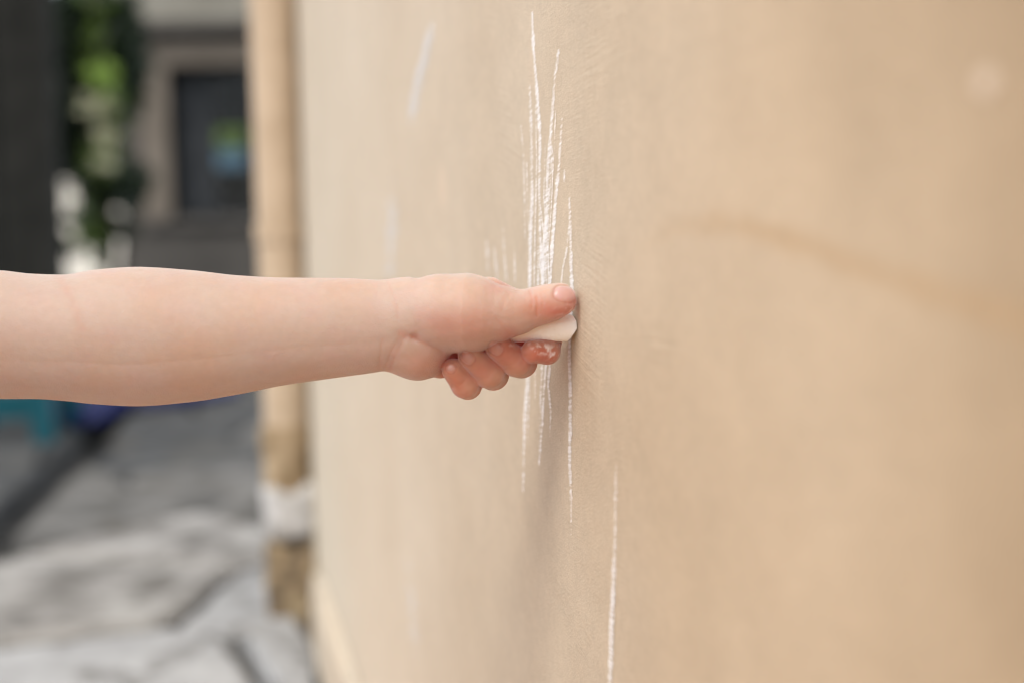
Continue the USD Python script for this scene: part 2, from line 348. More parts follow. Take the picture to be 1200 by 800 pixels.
for i, (p, w, pr) in enumerate(S): stroke(p, w, 'chalk_mark', cd, None, pr, seed=i)
for i, (p, w) in enumerate([([(570, 262), (572, 300), (574, 330)], 4.2), ([(590, 266), (592, 300), (595, 330)], 4.0), ([(580, 288), (584, 328)], 4.0), ([(603, 280), (605, 332)], 3.2)]):
    stroke(p, w, 'chalk_mark_faint', cd, None, (-0.06, 0.06, 0.06), seed=20 + i)
cl = thing('chalk_line', 'single separate white chalk line low on the wall, below right of hand', 'chalk mark', wall_pt(-0.05, 0.35))
stroke([(724, 541), (723, 580), (722, 640), (720, 690), (718, 740), (716, 800), (715, 830)], 6.0, 'chalk_mark_faint', cl, None, (0.0, 0.08, 0.1, 0.12, 0.1), seed=31)
cb = thing('faint_chalk_mark', 'faint pale blue chalk smudge high on the wall, left of the white strokes', 'chalk mark', wall_pt(0.4, 0.65))
stroke([(512, 2), (502, 50), (492, 90), (484, 130), (480, 155)], 13, 'chalk_mark_blue', cb, None, (-0.04, 0.16, 0.24, 0.18, -0.04), seed=41)
cb2 = thing('faint_chalk_mark', 'very faint blue chalk smudge just above the wrist', 'chalk mark', wall_pt(0.5, 0.55))
stroke([(462, 200), (460, 260), (457, 325)], 15, 'chalk_mark_blue', cb2, None, (-0.02, 0.14, 0.14), seed=43)
cb3 = thing('faint_chalk_mark', 'very faint pale smudge low on the wall near the plinth', 'chalk mark', wall_pt(0.5, 0.25))
stroke([(480, 660), (482, 690), (486, 740), (488, 780)], 14, 'chalk_mark_blue', cb3, None, (-0.02, 0.1, -0.02), seed=45)

# ------------------------------------------------------------------ child's arm and hand, one continuous surface
KPX = FOCUS / F
def px_to_world(q):
    d = FOCUS + q[:, 2] * KPX
    return C + (right * ((q[:, 0] - 600) / F)[:, None] - up * ((q[:, 1] - 400) / F)[:, None] + fwd) * d[:, None]

def smin(a, b, k):
    h = np.maximum(k - np.abs(a - b), 0) / k
    return np.minimum(a, b) - h * h * k * 0.25
def cone(Pt, a, b, ra, rb):
    """Round cone between two spheres (close enough: the radius runs linearly along the bone)."""
    a, b = np.array(a, np.float32), np.array(b, np.float32)
    ab = b - a; L2 = float(ab @ ab)
    t = ((Pt[0] - a[0]) * ab[0] + (Pt[1] - a[1]) * ab[1] + (Pt[2] - a[2]) * ab[2]) / L2
    t = np.clip(t, 0, 1)
    d = np.sqrt((Pt[0] - a[0] - t * ab[0]) ** 2 + (Pt[1] - a[1] - t * ab[1]) ** 2 + (Pt[2] - a[2] - t * ab[2]) ** 2)
    return d - (ra + (rb - ra) * t)
def chain(Pt, pts, k):
    out = None
    for (a, ra), (b, rb) in zip(pts[:-1], pts[1:]):
        d = cone(Pt, a, b, ra, rb); out = d if out is None else smin(out, d, k)
    return out
def ellipsoid(Pt, c, r):
    k0 = np.sqrt(sum(((Pt[i] - c[i]) / r[i]) ** 2 for i in range(3)))
    k1 = np.sqrt(sum(((Pt[i] - c[i]) / (r[i] * r[i])) ** 2 for i in range(3)))
    return k0 * (k0 - 1) / np.maximum(k1, 1e-6)

ARM = np.array([  # u, top, bottom, half depth, depth of the axis
    (-460, 330, 500, 82, 30), (-300, 322, 488, 80, 22), (-150, 318, 474, 74, 14), (-60, 315, 468, 70, 8), (0, 317, 467, 69, 4), (38, 321, 467, 68, 2), (72, 322, 469, 68, 0),
    (110, 316.5, 473, 68, 0), (160, 313, 475.5, 68, 0), (220, 316.5, 471, 65, 0), (280, 323, 461.5, 60, 0), (330, 325.5, 451.5, 55, 0),
    (400, 326, 441.5, 48, 0), (440, 328, 436, 44, 0), (462, 329, 432, 42, 0), (490, 328, 424, 40, 0)], float)
from scipy.interpolate import PchipInterpolator
arm_f = [PchipInterpolator(ARM[:, 0], ARM[:, i]) for i in range(1, 5)]
def arm_sdf(Pt):
    u = np.clip(Pt[0], -460, 490)
    t, b, q, wc = [f(u).astype(np.float32) for f in arm_f]
    h = (b - t) / 2; vc = (b + t) / 2
    kk = np.sqrt(((Pt[1] - vc) / h) ** 2 + ((Pt[2] - wc) / q) ** 2)
    side = (kk - 1) * np.minimum(h, q)
    end = np.maximum(Pt[0] - 478, -460 - Pt[0])
    o = np.maximum(end, 0)
    return np.where(end > 0, np.sqrt(o ** 2 + np.maximum(side, 0) ** 2) + np.minimum(side, 0) * 0.2, np.maximum(side, end * 0.6))

FINGERS = {
    'index': [((572, 350, 44), 25.5), ((600, 361, 46), 22.5), ((641, 398, 28), 17.5), ((641, 411, 0), 15.5), ((623.5, 412, -16), 13.5)],
    'middle': [((572, 376, 60), 24), ((611, 424, 34), 18.3), ((605, 423.5, -3), 17.6), ((583.5, 406.5, -16), 15)],
    'ring': [((546, 382, 64), 24), ((578, 438.5, 34), 18), ((573, 437, -1), 17.4), ((551.5, 417.5, -14), 14.8)],
    'pinky': [((520, 390, 58), 22), ((548, 451, 30), 16.4), ((544.5, 450, 3), 16), ((531, 433, -8), 13.6)],
}
NAILS = [  # centre (u, v), semi axes, rotation
    ((662, 344.5), (12.5, 8.8), math.radians(10)),
    ((581, 408), (8.6, 7.0), math.radians(35)),
    ((548, 419), (8.4, 6.6), math.radians(40)),
    ((528.5, 431), (5.5, 5.5), math.radians(40)),
]
CREASES = [  # polyline (u, v), depth px, width px
    ([(474, 396), (466, 410), (457, 431)], 0.8, 3.2),
    ([(466, 398), (459, 412), (450, 434)], 0.6, 2.2),
    ([(484, 395), (500, 404), (518, 412)], 1.1, 3.2),
    ([(448, 398), (444, 434)], 0.6, 2.2),
    ([(455, 330), (462, 350), (466, 372)], 0.5, 2.6),
    ([(470, 392), (480, 394.5), (487, 395)], 1.4, 5.0),
    ([(628, 348), (630, 357), (629, 369)], 1.9, 1.9),
    ([(621, 342), (624, 352), (624, 362)], 1.2, 1.8),
    ([(634, 345), (636, 354), (635, 366)], 0.8, 1.6),
    ([(582, 372), (590, 384), (600, 391)], 0.7, 2.2),
    ([(597, 345), (592, 352), (588, 364)], 0.5, 3.0),
    ([(593, 431), (602, 429), (610, 420)], 1.0, 1.6), ([(562, 445), (571, 443), (579, 434)], 1.0, 1.6), ([(531, 452), (539, 452), (547, 443)], 1.0, 1.6),
    ([(575, 327), (590, 336), (606, 342)], 0.8, 1.6),
    ([(70, 325), (84, 350), (96, 385)], 0.8, 5.0),
    ([(586, 421), (593, 419), (598, 413)], 0.5, 1.6), ([(554, 432), (561, 430), (566, 424)], 0.5, 1.6),
]
def poly_dist(u, v, pts):
    d = np.full(u.shape, 1e9, np.float32); pts = np.array(pts, np.float32)
    for a, b in zip(pts[:-1], pts[1:]):
        ab = b - a; t = np.clip(((u - a[0]) * ab[0] + (v - a[1]) * ab[1]) / (ab @ ab), 0, 1)
        d = np.minimum(d, np.hypot(u - a[0] - t * ab[0], v - a[1] - t * ab[1]))
    return d
def nail_e(u, v, nl):
    (cu, cv), (ra, rb), th = nl
    x, y = u - cu, v - cv
    xr, yr = x * math.cos(th) + y * math.sin(th), -x * math.sin(th) + y * math.cos(th)
    return (np.abs(xr / ra) ** 2.6 + np.abs(yr / rb) ** 2.6) ** (1 / 2.6)

def hand_sdf(U, V, W):
    Pt = (U, V, W)
    f = arm_sdf(Pt)
    i0 = np.searchsorted(U[:, 0, 0], 415)
    sl = (slice(i0, None),)
    P = (U[sl], V, W)
    g = f[i0:]
    thenar = chain(P, [((476, 369, -4), 38), ((515, 367, -14), 43), ((550, 367, -20), 44), ((584, 367, -27), 31.5)], 12)
    thumb = chain(P, [((570, 367.5, -25), 36), ((606, 366, -30), 25), ((631, 358.5, -31), 21.3), ((645, 355, -32), 20.3), ((657, 351, -33), 19.2)], 7)
    thenar = smin(thenar, thumb, 8)
    g = smin(g, thenar, 18)
    heel = smin(ellipsoid(P, (489, 411.5, 4), (36, 34, 40)), cone(P, (498, 416, 22), (516, 424, 30), 26, 19), 10)
    palm = chain(P, [((478, 378, 14), 38), ((530, 380, 38), 38), ((575, 372, 50), 30)], 14)
    palm = smin(palm, cone(P, (520, 396, 40), (572, 362, 50), 24, 26), 14)
    g = smin(g, palm, 7)
    g = smin(g, heel, 15)
    fs = None
    for nm, pts in FINGERS.items():
        d = chain(P, pts, 3)
        fs = d if fs is None else smin(fs, d, 2.6)
    g = smin(g, fs, 2.6)
    # skin folds and nails on the near side
    u2, v2 = U[sl][:, :, 0] + 0 * V[:, :, 0], V[:, :, 0] + 0 * U[sl][:, :, 0]
    front = 1.0 / (1.0 + np.exp((W - 0.0) / 4.0))
    cr = np.zeros(u2.shape, np.float32)
    for pts, dep, wd in CREASES:
        if max(p[0] for p in pts) < 415: continue
        cr += dep * np.exp(-(poly_dist(u2, v2, pts) / wd) ** 2)
    for nl in NAILS:
        e = nail_e(u2, v2, nl)
        cr += 0.9 * np.exp(-((e - 1.06) / 0.13) ** 2) - 0.5 * np.clip((1.0 - e) * 4, 0, 1)
    g = g + cr[:, :, None] * front
    f[i0:] = g
    return f

import scipy.sparse as sps
def taubin(t, iterations, lamb=0.5, nu=0.52):
    e = t.edges_unique; n = len(t.vertices)
    A = sps.coo_matrix((np.ones(2 * len(e)), (np.r_[e[:, 0], e[:, 1]], np.r_[e[:, 1], e[:, 0]])), shape=(n, n)).tocsr()
    D = sps.diags(1.0 / np.maximum(np.asarray(A.sum(1)).ravel(), 1)); Lm = D @ A
    v = np.array(t.vertices)
    for _ in range(iterations):
        v = v + lamb * (Lm @ v - v); v = v - nu * (Lm @ v - v)
    t.vertices = v
def surface_nets(fv, ax):
    nx, ny, nz = fv.shape
    s = fv < 0
    cnt = np.zeros((nx - 1, ny - 1, nz - 1), np.int8)
    corners = [(i, j, k) for i in (0, 1) for j in (0, 1) for k in (0, 1)]
    for i, j, k in corners: cnt += s[i:nx - 1 + i, j:ny - 1 + j, k:nz - 1 + k]
    act = (cnt > 0) & (cnt < 8)
    ii, jj, kk = np.nonzero(act)
    idx = np.full(act.shape, -1, np.int64); idx[ii, jj, kk] = np.arange(len(ii))
    acc = np.zeros((len(ii), 3)); num = np.zeros(len(ii))
    val = {c: fv[ii + c[0], jj + c[1], kk + c[2]].astype(float) for c in corners}
    pos = {c: np.stack([ax[0][ii + c[0]], ax[1][jj + c[1]], ax[2][kk + c[2]]], 1) for c in corners}
    for a in corners:
        for d in range(3):
            if a[d]: continue
            b = tuple(1 if q == d else a[q] for q in range(3))
            va, vb = val[a], val[b]; x = (va < 0) != (vb < 0)
            t = np.where(x, va / np.where(x, va - vb, 1), 0)[:, None]
            acc += np.where(x[:, None], pos[a] + (pos[b] - pos[a]) * t, 0); num += x
    verts = acc / num[:, None]
    quads = []
    for d in range(3):
        e = [slice(None)] * 3; e2 = [slice(None)] * 3
        o1, o2 = [q for q in range(3) if q != d]
        lo = [slice(1, -1) if q != d else slice(0, -1) for q in range(3)]
        hi = [slice(1, -1) if q != d else slice(1, None) for q in range(3)]
        a, b = s[tuple(lo)], s[tuple(hi)]
        p = np.argwhere(a != b)
        flip = a[tuple(p.T)]
        p = p + np.array([1 if q != d else 0 for q in range(3)])
        def cell(da, db):
            q = p.copy(); q[:, o1] -= da; q[:, o2] -= db; return idx[tuple(q.T)]
        Q = np.stack([cell(1, 1), cell(0, 1), cell(0, 0), cell(1, 0)], 1)
        if d == 1: flip = ~flip
        Q[~flip] = Q[~flip][:, ::-1]
        quads.append(Q)
    return verts, np.vstack(quads)

ax_u = np.concatenate([np.arange(-500, 412, 6.0), np.arange(412, 692, 1.4)]).astype(np.float32)
ax_v = np.arange(292, 512, 1.6).astype(np.float32)
ax_w = np.arange(-92, 118, 1.6).astype(np.float32)
fv = hand_sdf(ax_u[:, None, None], ax_v[None, :, None], ax_w[None, None, :])
q_, quads = surface_nets(fv, (ax_u, ax_v, ax_w))
tri = np.vstack([quads[:, [0, 1, 2]], quads[:, [0, 2, 3]]])
hm = trimesh.Trimesh(q_, tri, process=False)
h2 = hm.copy(); taubin(h2, 16)
taubin(hm, 3)
k_ = np.clip((np.asarray(h2.vertices)[:, :1] - 425) / 20, 0, 1)
q_ = np.asarray(h2.vertices) * (1 - k_) + np.asarray(hm.vertices) * k_
# the forearm lies exactly on its ellipses
t_, b_, qq_, wc_ = [f(np.clip(q_[:, 0], -460, 490)) for f in arm_f]
vc_, h_ = (t_ + b_) / 2, (b_ - t_) / 2
kk_ = np.sqrt(((q_[:, 1] - vc_) / h_) ** 2 + ((q_[:, 2] - wc_) / qq_) ** 2)
m_ = np.clip((422 - q_[:, 0]) / 22, 0, 1) * (q_[:, 0] > -430)
sc_ = 1 + m_ * (1 / np.maximum(kk_, 0.5) - 1)
q_ = np.stack([q_[:, 0], vc_ + (q_[:, 1] - vc_) * sc_, wc_ + (q_[:, 2] - wc_) * sc_], 1)
arm_mesh = trimesh.Trimesh(px_to_world(q_), hm.faces, process=False)
if arm_mesh.volume < 0: arm_mesh.invert()
# the rest of the child, kneeling just outside the picture: an SDF in metres
SH = px_to_world(np.array([[-430.0, 412, 30]]))[0]; SL = px_to_world(np.array([[-250.0, 405, 18]]))[0]
def figure_sdf(X, Y, Z):
    P = (X, Y, Z); c = lambda a, b, ra, rb: cone(P, a, b, ra, rb)
    tor = smin(smin(c((-.42, .35, .46), (-.42, .43, .46), .072, .072), c((-.43, .36, .27), (-.43, .42, .27), .068, .068), .08), c((-.425, .39, .30), (-.42, .39, .44), .078, .075), .06)
    tor = smin(tor, c((-.42, .33, .50), tuple(SH), .036, .03), .04)
    tor = smin(tor, c(tuple(SH), tuple(SL), .0262, .0236), .02)
    neck = c((-.415, .39, .50), (-.405, .392, .60), .034, .032)
    head = smin(ellipsoid(P, (-.40, .392, .685), (.083, .07, .088)), ellipsoid(P, (-.358, .392, .645), (.044, .046, .042)), .05)
    nose = c((-.318, .392, .678), (-.311, .392, .662), .006, .0095)
    head = smin(head, nose, .012)
    for sy in (-1, 1):
        head = smin(head, ellipsoid(P, (-.405, .392 + sy * .071, .675), (.018, .008, .026)), .006)
        head = np.maximum(head, -ellipsoid(P, (-.322, .392 + sy * .028, .690), (.010, .013, .008)))
        head = smin(head, ellipsoid(P, (-.328, .392 + sy * .028, .690), (.011, .0115, .0095)), .002)
    head = smin(head, c((-.322, .378, .636), (-.322, .406, .636), .006, .006), .006)
    b = smin(smin(tor, neck, .03), head, .012)
    for sy, y0 in ((-1, .345), (1, .435)):
        leg = smin(c((-.44, y0, .235), (-.27, y0 + sy * .01, .066), .056, .044), c((-.27, y0 + sy * .01, .062), (-.45, y0 + sy * .005, .046), .042, .027), .02)
        leg = smin(leg, c((-.45, y0 + sy * .005, .046), (-.545, y0, .026), .027, .018), .012)
        b = smin(b, leg, .03)
    ra = smin(c((-.42, .325, .49), (-.40, .285, .375), .034, .027), c((-.40, .285, .375), (-.33, .315, .275), .026, .019), .012)
    ra = smin(ra, c((-.33, .315, .275), (-.305, .325, .25), .021, .02), .01)
    for k in range(4):
        y = .304 + k * .0135
        fg = smin(c((-.305, y, .25), (-.283, y, .232), .0076, .007), c((-.283, y, .232), (-.272 + .003 * abs(k - 1.5), y, .212), .007, .006), .003)
        ra = smin(ra, fg, .003)
    ra = smin(ra, c((-.325, .335, .262), (-.295, .352, .238), .009, .007), .006)
    return smin(b, ra, .012)
fa = [np.arange(*r, 0.0055).astype(np.float32) for r in ((-.60, -.22), (.23, .62), (-.01, .80))]
fg_ = [a.reshape([-1 if q == d else 1 for q in range(3)]) for d, a in enumerate(fa)]
fsd = figure_sdf(*fg_)
fvv, fqq = surface_nets(fsd, fa)
fig = trimesh.Trimesh(fvv, np.vstack([fqq[:, [0, 1, 2]], fqq[:, [0, 2, 3]]]), process=False)
taubin(fig, 3)
if fig.volume < 0: fig.invert()
to_m = lambda t: m3.Manifold(m3.Mesh(np.asarray(t.vertices, np.float32), np.asarray(t.faces, np.uint32)))
uni = to_m(arm_mesh) + to_m(fig)
if uni.num_tri() > 0.9 * (len(arm_mesh.faces) + len(fig.faces)) * 0.9:
    um = uni.to_mesh()
    pm = trimesh.Trimesh(np.array(um.vert_properties[:, :3], float), np.array(um.tri_verts), process=False)
else:
    pm = trimesh.util.concatenate([arm_mesh, fig])
def world_to_px(p):
    d = p - C; dep = d @ fwd
    return np.stack([600 + (d @ right) / dep * F, 400 - (d @ up) / dep * F, (dep - FOCUS) / KPX], 1)
q_ = world_to_px(pm.vertices)
# skin colour, with finger shade put in: flushed fingertips, knuckles and pads, pinker upper forearm
u, v, w = q_.T
base = np.array([0.41, 0.302, 0.236]); red = np.array([0.38, 0.088, 0.048]); pink = np.array([0.415, 0.268, 0.22]); tanc = np.array([0.42, 0.258, 0.165]); nailc = np.array([0.45, 0.27, 0.245])
col = np.repeat(base[None], len(q_), 0)
def blend(c, m): 
    global col
    col = col * (1 - m[:, None]) + np.asarray(c)[None] * m[:, None]
def blob(cu, cv, su, sv, amt, th=0.0):
    x, y = u - cu, v - cv
    x, y = x * math.cos(th) + y * math.sin(th), -x * math.sin(th) + y * math.cos(th)
    return amt * np.exp(-(x / su) ** 2 - (y / sv) ** 2)
mott = meshkit.fbm(q_ / 26.0, 4, 3)
skin_shade = np.array([0.36, 0.13, 0.06])  # darker orange stands for shade on fingers, thumb underside and palm heel
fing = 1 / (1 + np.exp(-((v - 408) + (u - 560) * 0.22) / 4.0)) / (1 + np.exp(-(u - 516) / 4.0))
blend(skin_shade, 0.75 * fing)
blend(skin_shade, np.clip(blob(628, 362, 40, 16, 0.55), 0, 1))
blend(skin_shade, np.clip(blob(490, 422, 40, 22, 0.4) + blob(560, 392, 40, 18, 0.4), 0, 1))
blend(pink, np.clip((mott - 0.42) * 1.1, 0, 0.4))
blend(tanc, np.clip((meshkit.fbm(q_ / 60.0, 3, 9) - 0.45) * 1.6, 0, 0.45))
for b in ((520, 380, 30, 18, 0.32), (500, 425, 18, 14, 0.25), (560, 372, 25, 22, 0.2), (585, 335, 16, 10, 0.35), (640, 360, 18, 14, 0.3), (672, 358, 9, 13, 0.75), (655, 366, 16, 6, 0.55),
          (597, 400, 12, 14, 0.8), (590, 420, 16, 14, 0.6), (612, 430, 14, 10, 0.3), (563, 432, 16, 13, 0.55), (535, 445, 14, 13, 0.5), (522, 428, 9, 12, 0.6), (575, 450, 14, 8, 0.3),
          (632, 413, 24, 15, 0.95), (640, 420, 12, 9, 0.5), (500, 440, 20, 8, 0.25), (545, 462, 16, 7, 0.3)):
    blend(red, np.clip(blob(*b), 0, 1) * (0.7 + 0.6 * (mott - 0.25)))
for pts_, dep_, wd_ in CREASES:
    blend(np.array([0.42, 0.19, 0.12]), np.clip(0.30 * dep_ * np.exp(-(poly_dist(u, v, pts_) / (wd_ * 0.9)) ** 2), 0, 0.55) * (w < 0))
nailm = np.zeros(len(q_))
for nl in NAILS:
    e = nail_e(u, v, nl); mk = np.clip((1.02 - e) * 8, 0, 1) * (w < 2)
    blend(nailc if nl is NAILS[0] else np.array([0.39, 0.175, 0.135]), mk * 0.85); nailm = np.maximum(nailm, mk)
    blend([0.26, 0.075, 0.05], np.exp(-((e - 1.12) / 0.10) ** 2) * 0.42 * (w < 2))
# dusting of chalk on the index fingertip
du = np.clip((meshkit.fbm(q_ / 5.0, 4, 21) - 0.52) * 7, 0, 1) * np.clip(blob(636, 408, 16, 6, 1.2, 0.15) + blob(647, 418, 7, 4, 1.2, -0.7) + blob(664, 363, 11, 5, 0.9, -0.2) + blob(600, 401, 6, 5, 0.8), 0, 1)
blend([0.74, 0.66, 0.62], du * 0.75)
usdkit.material(stage, '/World/Looks/skin', {
    'c': ('attribute', {'attribute': 'skin_tone'}), 'nl': ('attribute', {'attribute': 'nail'}),
    't': ('texture_coordinate', {}), 'g': ('geometry', {}),
    'n': ('noise_texture', {'scale': 320.0, 'detail': 4.0, 'roughness': 0.6}),
    'r': ('map_range', {'from_min': 0.3, 'from_max': 0.7, 'to_min': 0.965, 'to_max': 1.03, 'clamp': True}),
    'm': ('mix', {'mix_type': 'multiply', 'fac': 1.0}),
    'v': ('voronoi_texture', {'feature': 'distance_to_edge', 'scale': 1500.0}),
    'vr': ('map_range', {'from_min': 0.0, 'from_max': 0.25, 'to_min': 0.0, 'to_max': 1.0, 'clamp': True}),
    'n2': ('noise_texture', {'scale': 500.0, 'detail': 3.0}),
    'ad': ('math', {'math_type': 'multiply_add', 'value2': 0.35}),
    'bs': ('math', {'math_type': 'multiply_add', 'value2': -0.8, 'value3': 0.8}),
    'b': ('bump', {'distance': 0.00016}),
    'ro': ('math', {'math_type': 'multiply_add', 'value2': -0.22, 'value3': 0.56}),
    'p': ('principled_bsdf', {'subsurface_weight': 0.5, 'subsurface_radius': (1.0, 0.38, 0.2), 'subsurface_scale': 0.0035, 'specular_ior_level': 0.5, 'sheen_weight': 0.32, 'sheen_roughness': 0.45, 'sheen_tint': (0.92, 0.95, 1.0), 'subsurface_method': 'random_walk'})},
    [('g.position', 'n.vector'), ('n.fac', 'r.value'), ('c.color', 'm.color1'), ('r.result', 'm.color2'), ('m.color', 'p.base_color'),
     ('g.position', 'v.vector'), ('v.distance', 'vr.value'), ('g.position', 'n2.vector'), ('n2.fac', 'ad.value3'), ('vr.result', 'ad.value1'),
     ('ad.value', 'b.height'), ('nl.fac', 'bs.value1'), ('bs.value', 'b.strength'), ('b.normal', 'p.normal'),
     ('nl.fac', 'ro.value1'), ('ro.value', 'p.roughness')], surface='p.BSDF')
person = thing('person', 'child with bare outstretched arm gripping chalk against the tan wall', 'person', (-0.30, 0.52, 0.0))
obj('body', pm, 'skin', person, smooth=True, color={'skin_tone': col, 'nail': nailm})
# clothes and hair (outside the picture as well)
mat_noise('shirt_cloth', (0.46, 0.15, 0.09), (0.54, 0.19, 0.115), scale=30, bump=0.0006, bscale=500)  # coral of the unseen shirt is picked to bounce warm light
mat_noise('trouser_cloth', (0.10, 0.13, 0.20), (0.14, 0.17, 0.25), scale=30, bump=0.0006, bscale=500)
mat_noise('hair', (0.05, 0.028, 0.014), (0.12, 0.07, 0.035), scale=90, rough=0.5, bump=0.002, bscale=160)
def garment(name, sd, mat):
    v_, qd = surface_nets(sd, fa); t = trimesh.Trimesh(v_, np.vstack([qd[:, [0, 1, 2]], qd[:, [0, 2, 3]]]), process=False)
    taubin(t, 4)
    if t.volume < 0: t.invert()
    obj(name, t, mat, person, smooth=True)
X_, Y_, Z_ = fg_
wob = 0.003 * np.sin(X_ * 70 + Z_ * 40) * np.sin(Y_ * 60)
shirt = np.maximum(np.maximum(fsd - 0.009 - wob, 0.245 - Z_), np.maximum((Z_ + 0.4 * np.abs(Y_ - .39)) - 0.60, X_ - (SL[0] - 0.01)))
shirt = np.maximum(shirt, -cone(fg_, (-.36, .27, .30), (-.27, .33, .22), .075, .06))
garment('shirt', shirt, 'shirt_cloth')
tr = np.maximum(np.maximum(fsd - 0.008 - wob, Z_ - 0.262), np.maximum(0.03 - (X_ + .52), X_ + .225))
tr = np.maximum(tr, -cone(fg_, (-.36, .27, .30), (-.27, .33, .215), .045, .035))
garment('trousers', tr, 'trouser_cloth')
hr = np.maximum(smin(ellipsoid(fg_, (-.405, .392, .69), (.093, .079, .096)), ellipsoid(fg_, (-.43, .392, .65), (.06, .07, .085)), .03), -(fsd + 0.004))
hr = np.maximum(hr, np.minimum(0.715 - Z_, X_ + .395))
garment('hair', hr + 0.002 * np.sin(X_ * 400 + Z_ * 90) * np.sin(Y_ * 380), 'hair')

# ------------------------------------------------------------------ the stick of chalk in the hand
mat_noise('chalk_stick', (0.89, 0.87, 0.79), (0.93, 0.92, 0.86), scale=160, rough=0.9, bump=0.0004, bscale=700, spec=0.15)
A_, B_ = px_to_world(np.array([[572, 385.5, 4.0], [700, 382.5, -6.0]]))
axis = (B_ - A_) / np.linalg.norm(B_ - A_); Lc = np.linalg.norm(B_ - A_)
rc = 16.6 * KPX
prof = [(0, 0), (rc * 0.7, 0), (rc * 0.95, 0.0012), (rc, 0.003)] + [(rc * (1 + 0.006 * math.sin(9 * t)), 0.003 + t * (Lc - 0.003)) for t in np.linspace(0.05, 0.95, 14)] + [(rc, Lc), (0, Lc)]
ck = trimesh.creation.revolve(np.array(prof), sections=48)
ck.apply_transform(trimesh.geometry.align_vectors([0, 0, 1], axis)); ck.apply_translation(A_)
mk = m3.Manifold(m3.Mesh(np.asarray(ck.vertices, np.float32), np.asarray(ck.faces, np.uint32)))
# worn flat where it rubs on the wall, with a second older facet
def cut(mf, p, n):
    return mf.trim_by_plane(tuple(map(float, n)), float(np.dot(p, n)))
mk = cut(mk, wall_pt(0, 0, 0.0004), WN)
n2 = WN * 0.80 - right * 0.0 + up * 0.45 ; n2 /= np.linalg.norm(n2)
pp = px_to_world(np.array([[668, 394, -8.0]]))[0]
mk = cut(mk, pp, n2)
n3 = WN * 0.9 - up * 0.35; n3 /= np.linalg.norm(n3)
mk = cut(mk, px_to_world(np.array([[671, 372, -10.0]]))[0], n3)
ch = obj('chalk_stick', mk, 'chalk_stick', None, smooth=28)
tag(ch, 'thick white stick of chalk held between thumb and fingers', 'chalk')

# ------------------------------------------------------------------ ground: paving slabs, gutter
def slab_look(name, c1, c2, c3):
    """Weathered stone: mottled, with dark lichen and dirt in blotches."""
    usdkit.material(stage, '/World/Looks/' + name, {
        'g': ('geometry', {}), 'n': ('noise_texture', {'scale': 7.0, 'detail': 6.0, 'roughness': 0.66}),
        'r': ('rgb_ramp', {'ramp': [(0.33, c1), (0.5, c2), (0.68, c3)]}),
        'mp': ('mapping', {'rotation': (0, 0, 0.5), 'scale': (7.5, 7.5, 7.5)}),
        'd': ('noise_texture', {'scale': 1.0, 'detail': 5.0, 'roughness': 0.6, 'distortion': 0.8}),
        'dr': ('map_range', {'from_min': 0.51, 'from_max': 0.62, 'to_min': 0.0, 'to_max': 0.7, 'clamp': True}),
        'm': ('mix', {'color2': (0.07, 0.062, 0.05)}),
        'bn': ('noise_texture', {'scale': 24.0, 'detail': 6.0, 'roughness': 0.65}), 'b': ('bump', {'distance': 0.008}),
        'p': ('principled_bsdf', {'roughness': 0.9, 'specular_ior_level': 0.2})},
        [('g.position', 'n.vector'), ('n.fac', 'r.fac'), ('g.position', 'mp.vector'), ('mp.vector', 'd.vector'), ('d.fac', 'dr.value'), ('dr.result', 'm.fac'), ('r.color', 'm.color1'),
         ('m.color', 'p.base_color'), ('g.position', 'bn.vector'), ('bn.fac', 'b.height'), ('b.normal', 'p.normal')], surface='p.BSDF')
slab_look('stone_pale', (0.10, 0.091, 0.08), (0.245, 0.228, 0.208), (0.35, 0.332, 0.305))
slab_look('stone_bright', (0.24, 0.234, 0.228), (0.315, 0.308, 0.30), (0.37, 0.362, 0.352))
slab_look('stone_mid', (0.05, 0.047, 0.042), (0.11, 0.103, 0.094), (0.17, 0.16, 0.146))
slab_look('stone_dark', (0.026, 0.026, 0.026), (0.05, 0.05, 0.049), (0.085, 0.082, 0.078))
slab_look('stone_warm_bounce', (0.42, 0.20, 0.08), (0.55, 0.28, 0.12), (0.60, 0.34, 0.16))  # made-up warm paving out of view, coloured to bounce light upwards
mat_noise('dirt', (0.014, 0.013, 0.011), (0.032, 0.029, 0.025), scale=20, bump=0.01, bscale=30)
gx = trimesh.creation.box(bounds=[(-80, -80, -0.5), (80, 80, -0.07)])
g = obj('ground', gx, 'dirt'); tag(g, kind='structure')
G1, G2 = on_ground(-3, 640)[:2], on_ground(122, 512)[:2]
gd = (G2 - G1) / np.linalg.norm(G2 - G1); gn = np.array([-gd[1], gd[0]])     # to the left of the gutter
GW = 0.095
paving = UsdGeom.Xform.Define(stage, path_for('paving')).GetPrim(); tag(paving, kind='structure')
pave2 = UsdGeom.Xform.Define(stage, path_for('pavement')).GetPrim(); tag(pave2, kind='structure')
wall_line_o = 0.012
def half(p, n, big=60):
    t = np.array([-n[1], n[0]]); return Polygon([p + t * big, p - t * big, p - t * big - n * big, p + t * big - n * big])
reg_main = half(G1, gn).intersection(half(W0[:2] + WN[:2] * wall_line_o, -WN[:2]).union(shapely.box(-20, (W0 + WD * (S_FAR + 0.25))[1], 20, 40)))
reg_left = half(G1 + gn * GW, -gn)
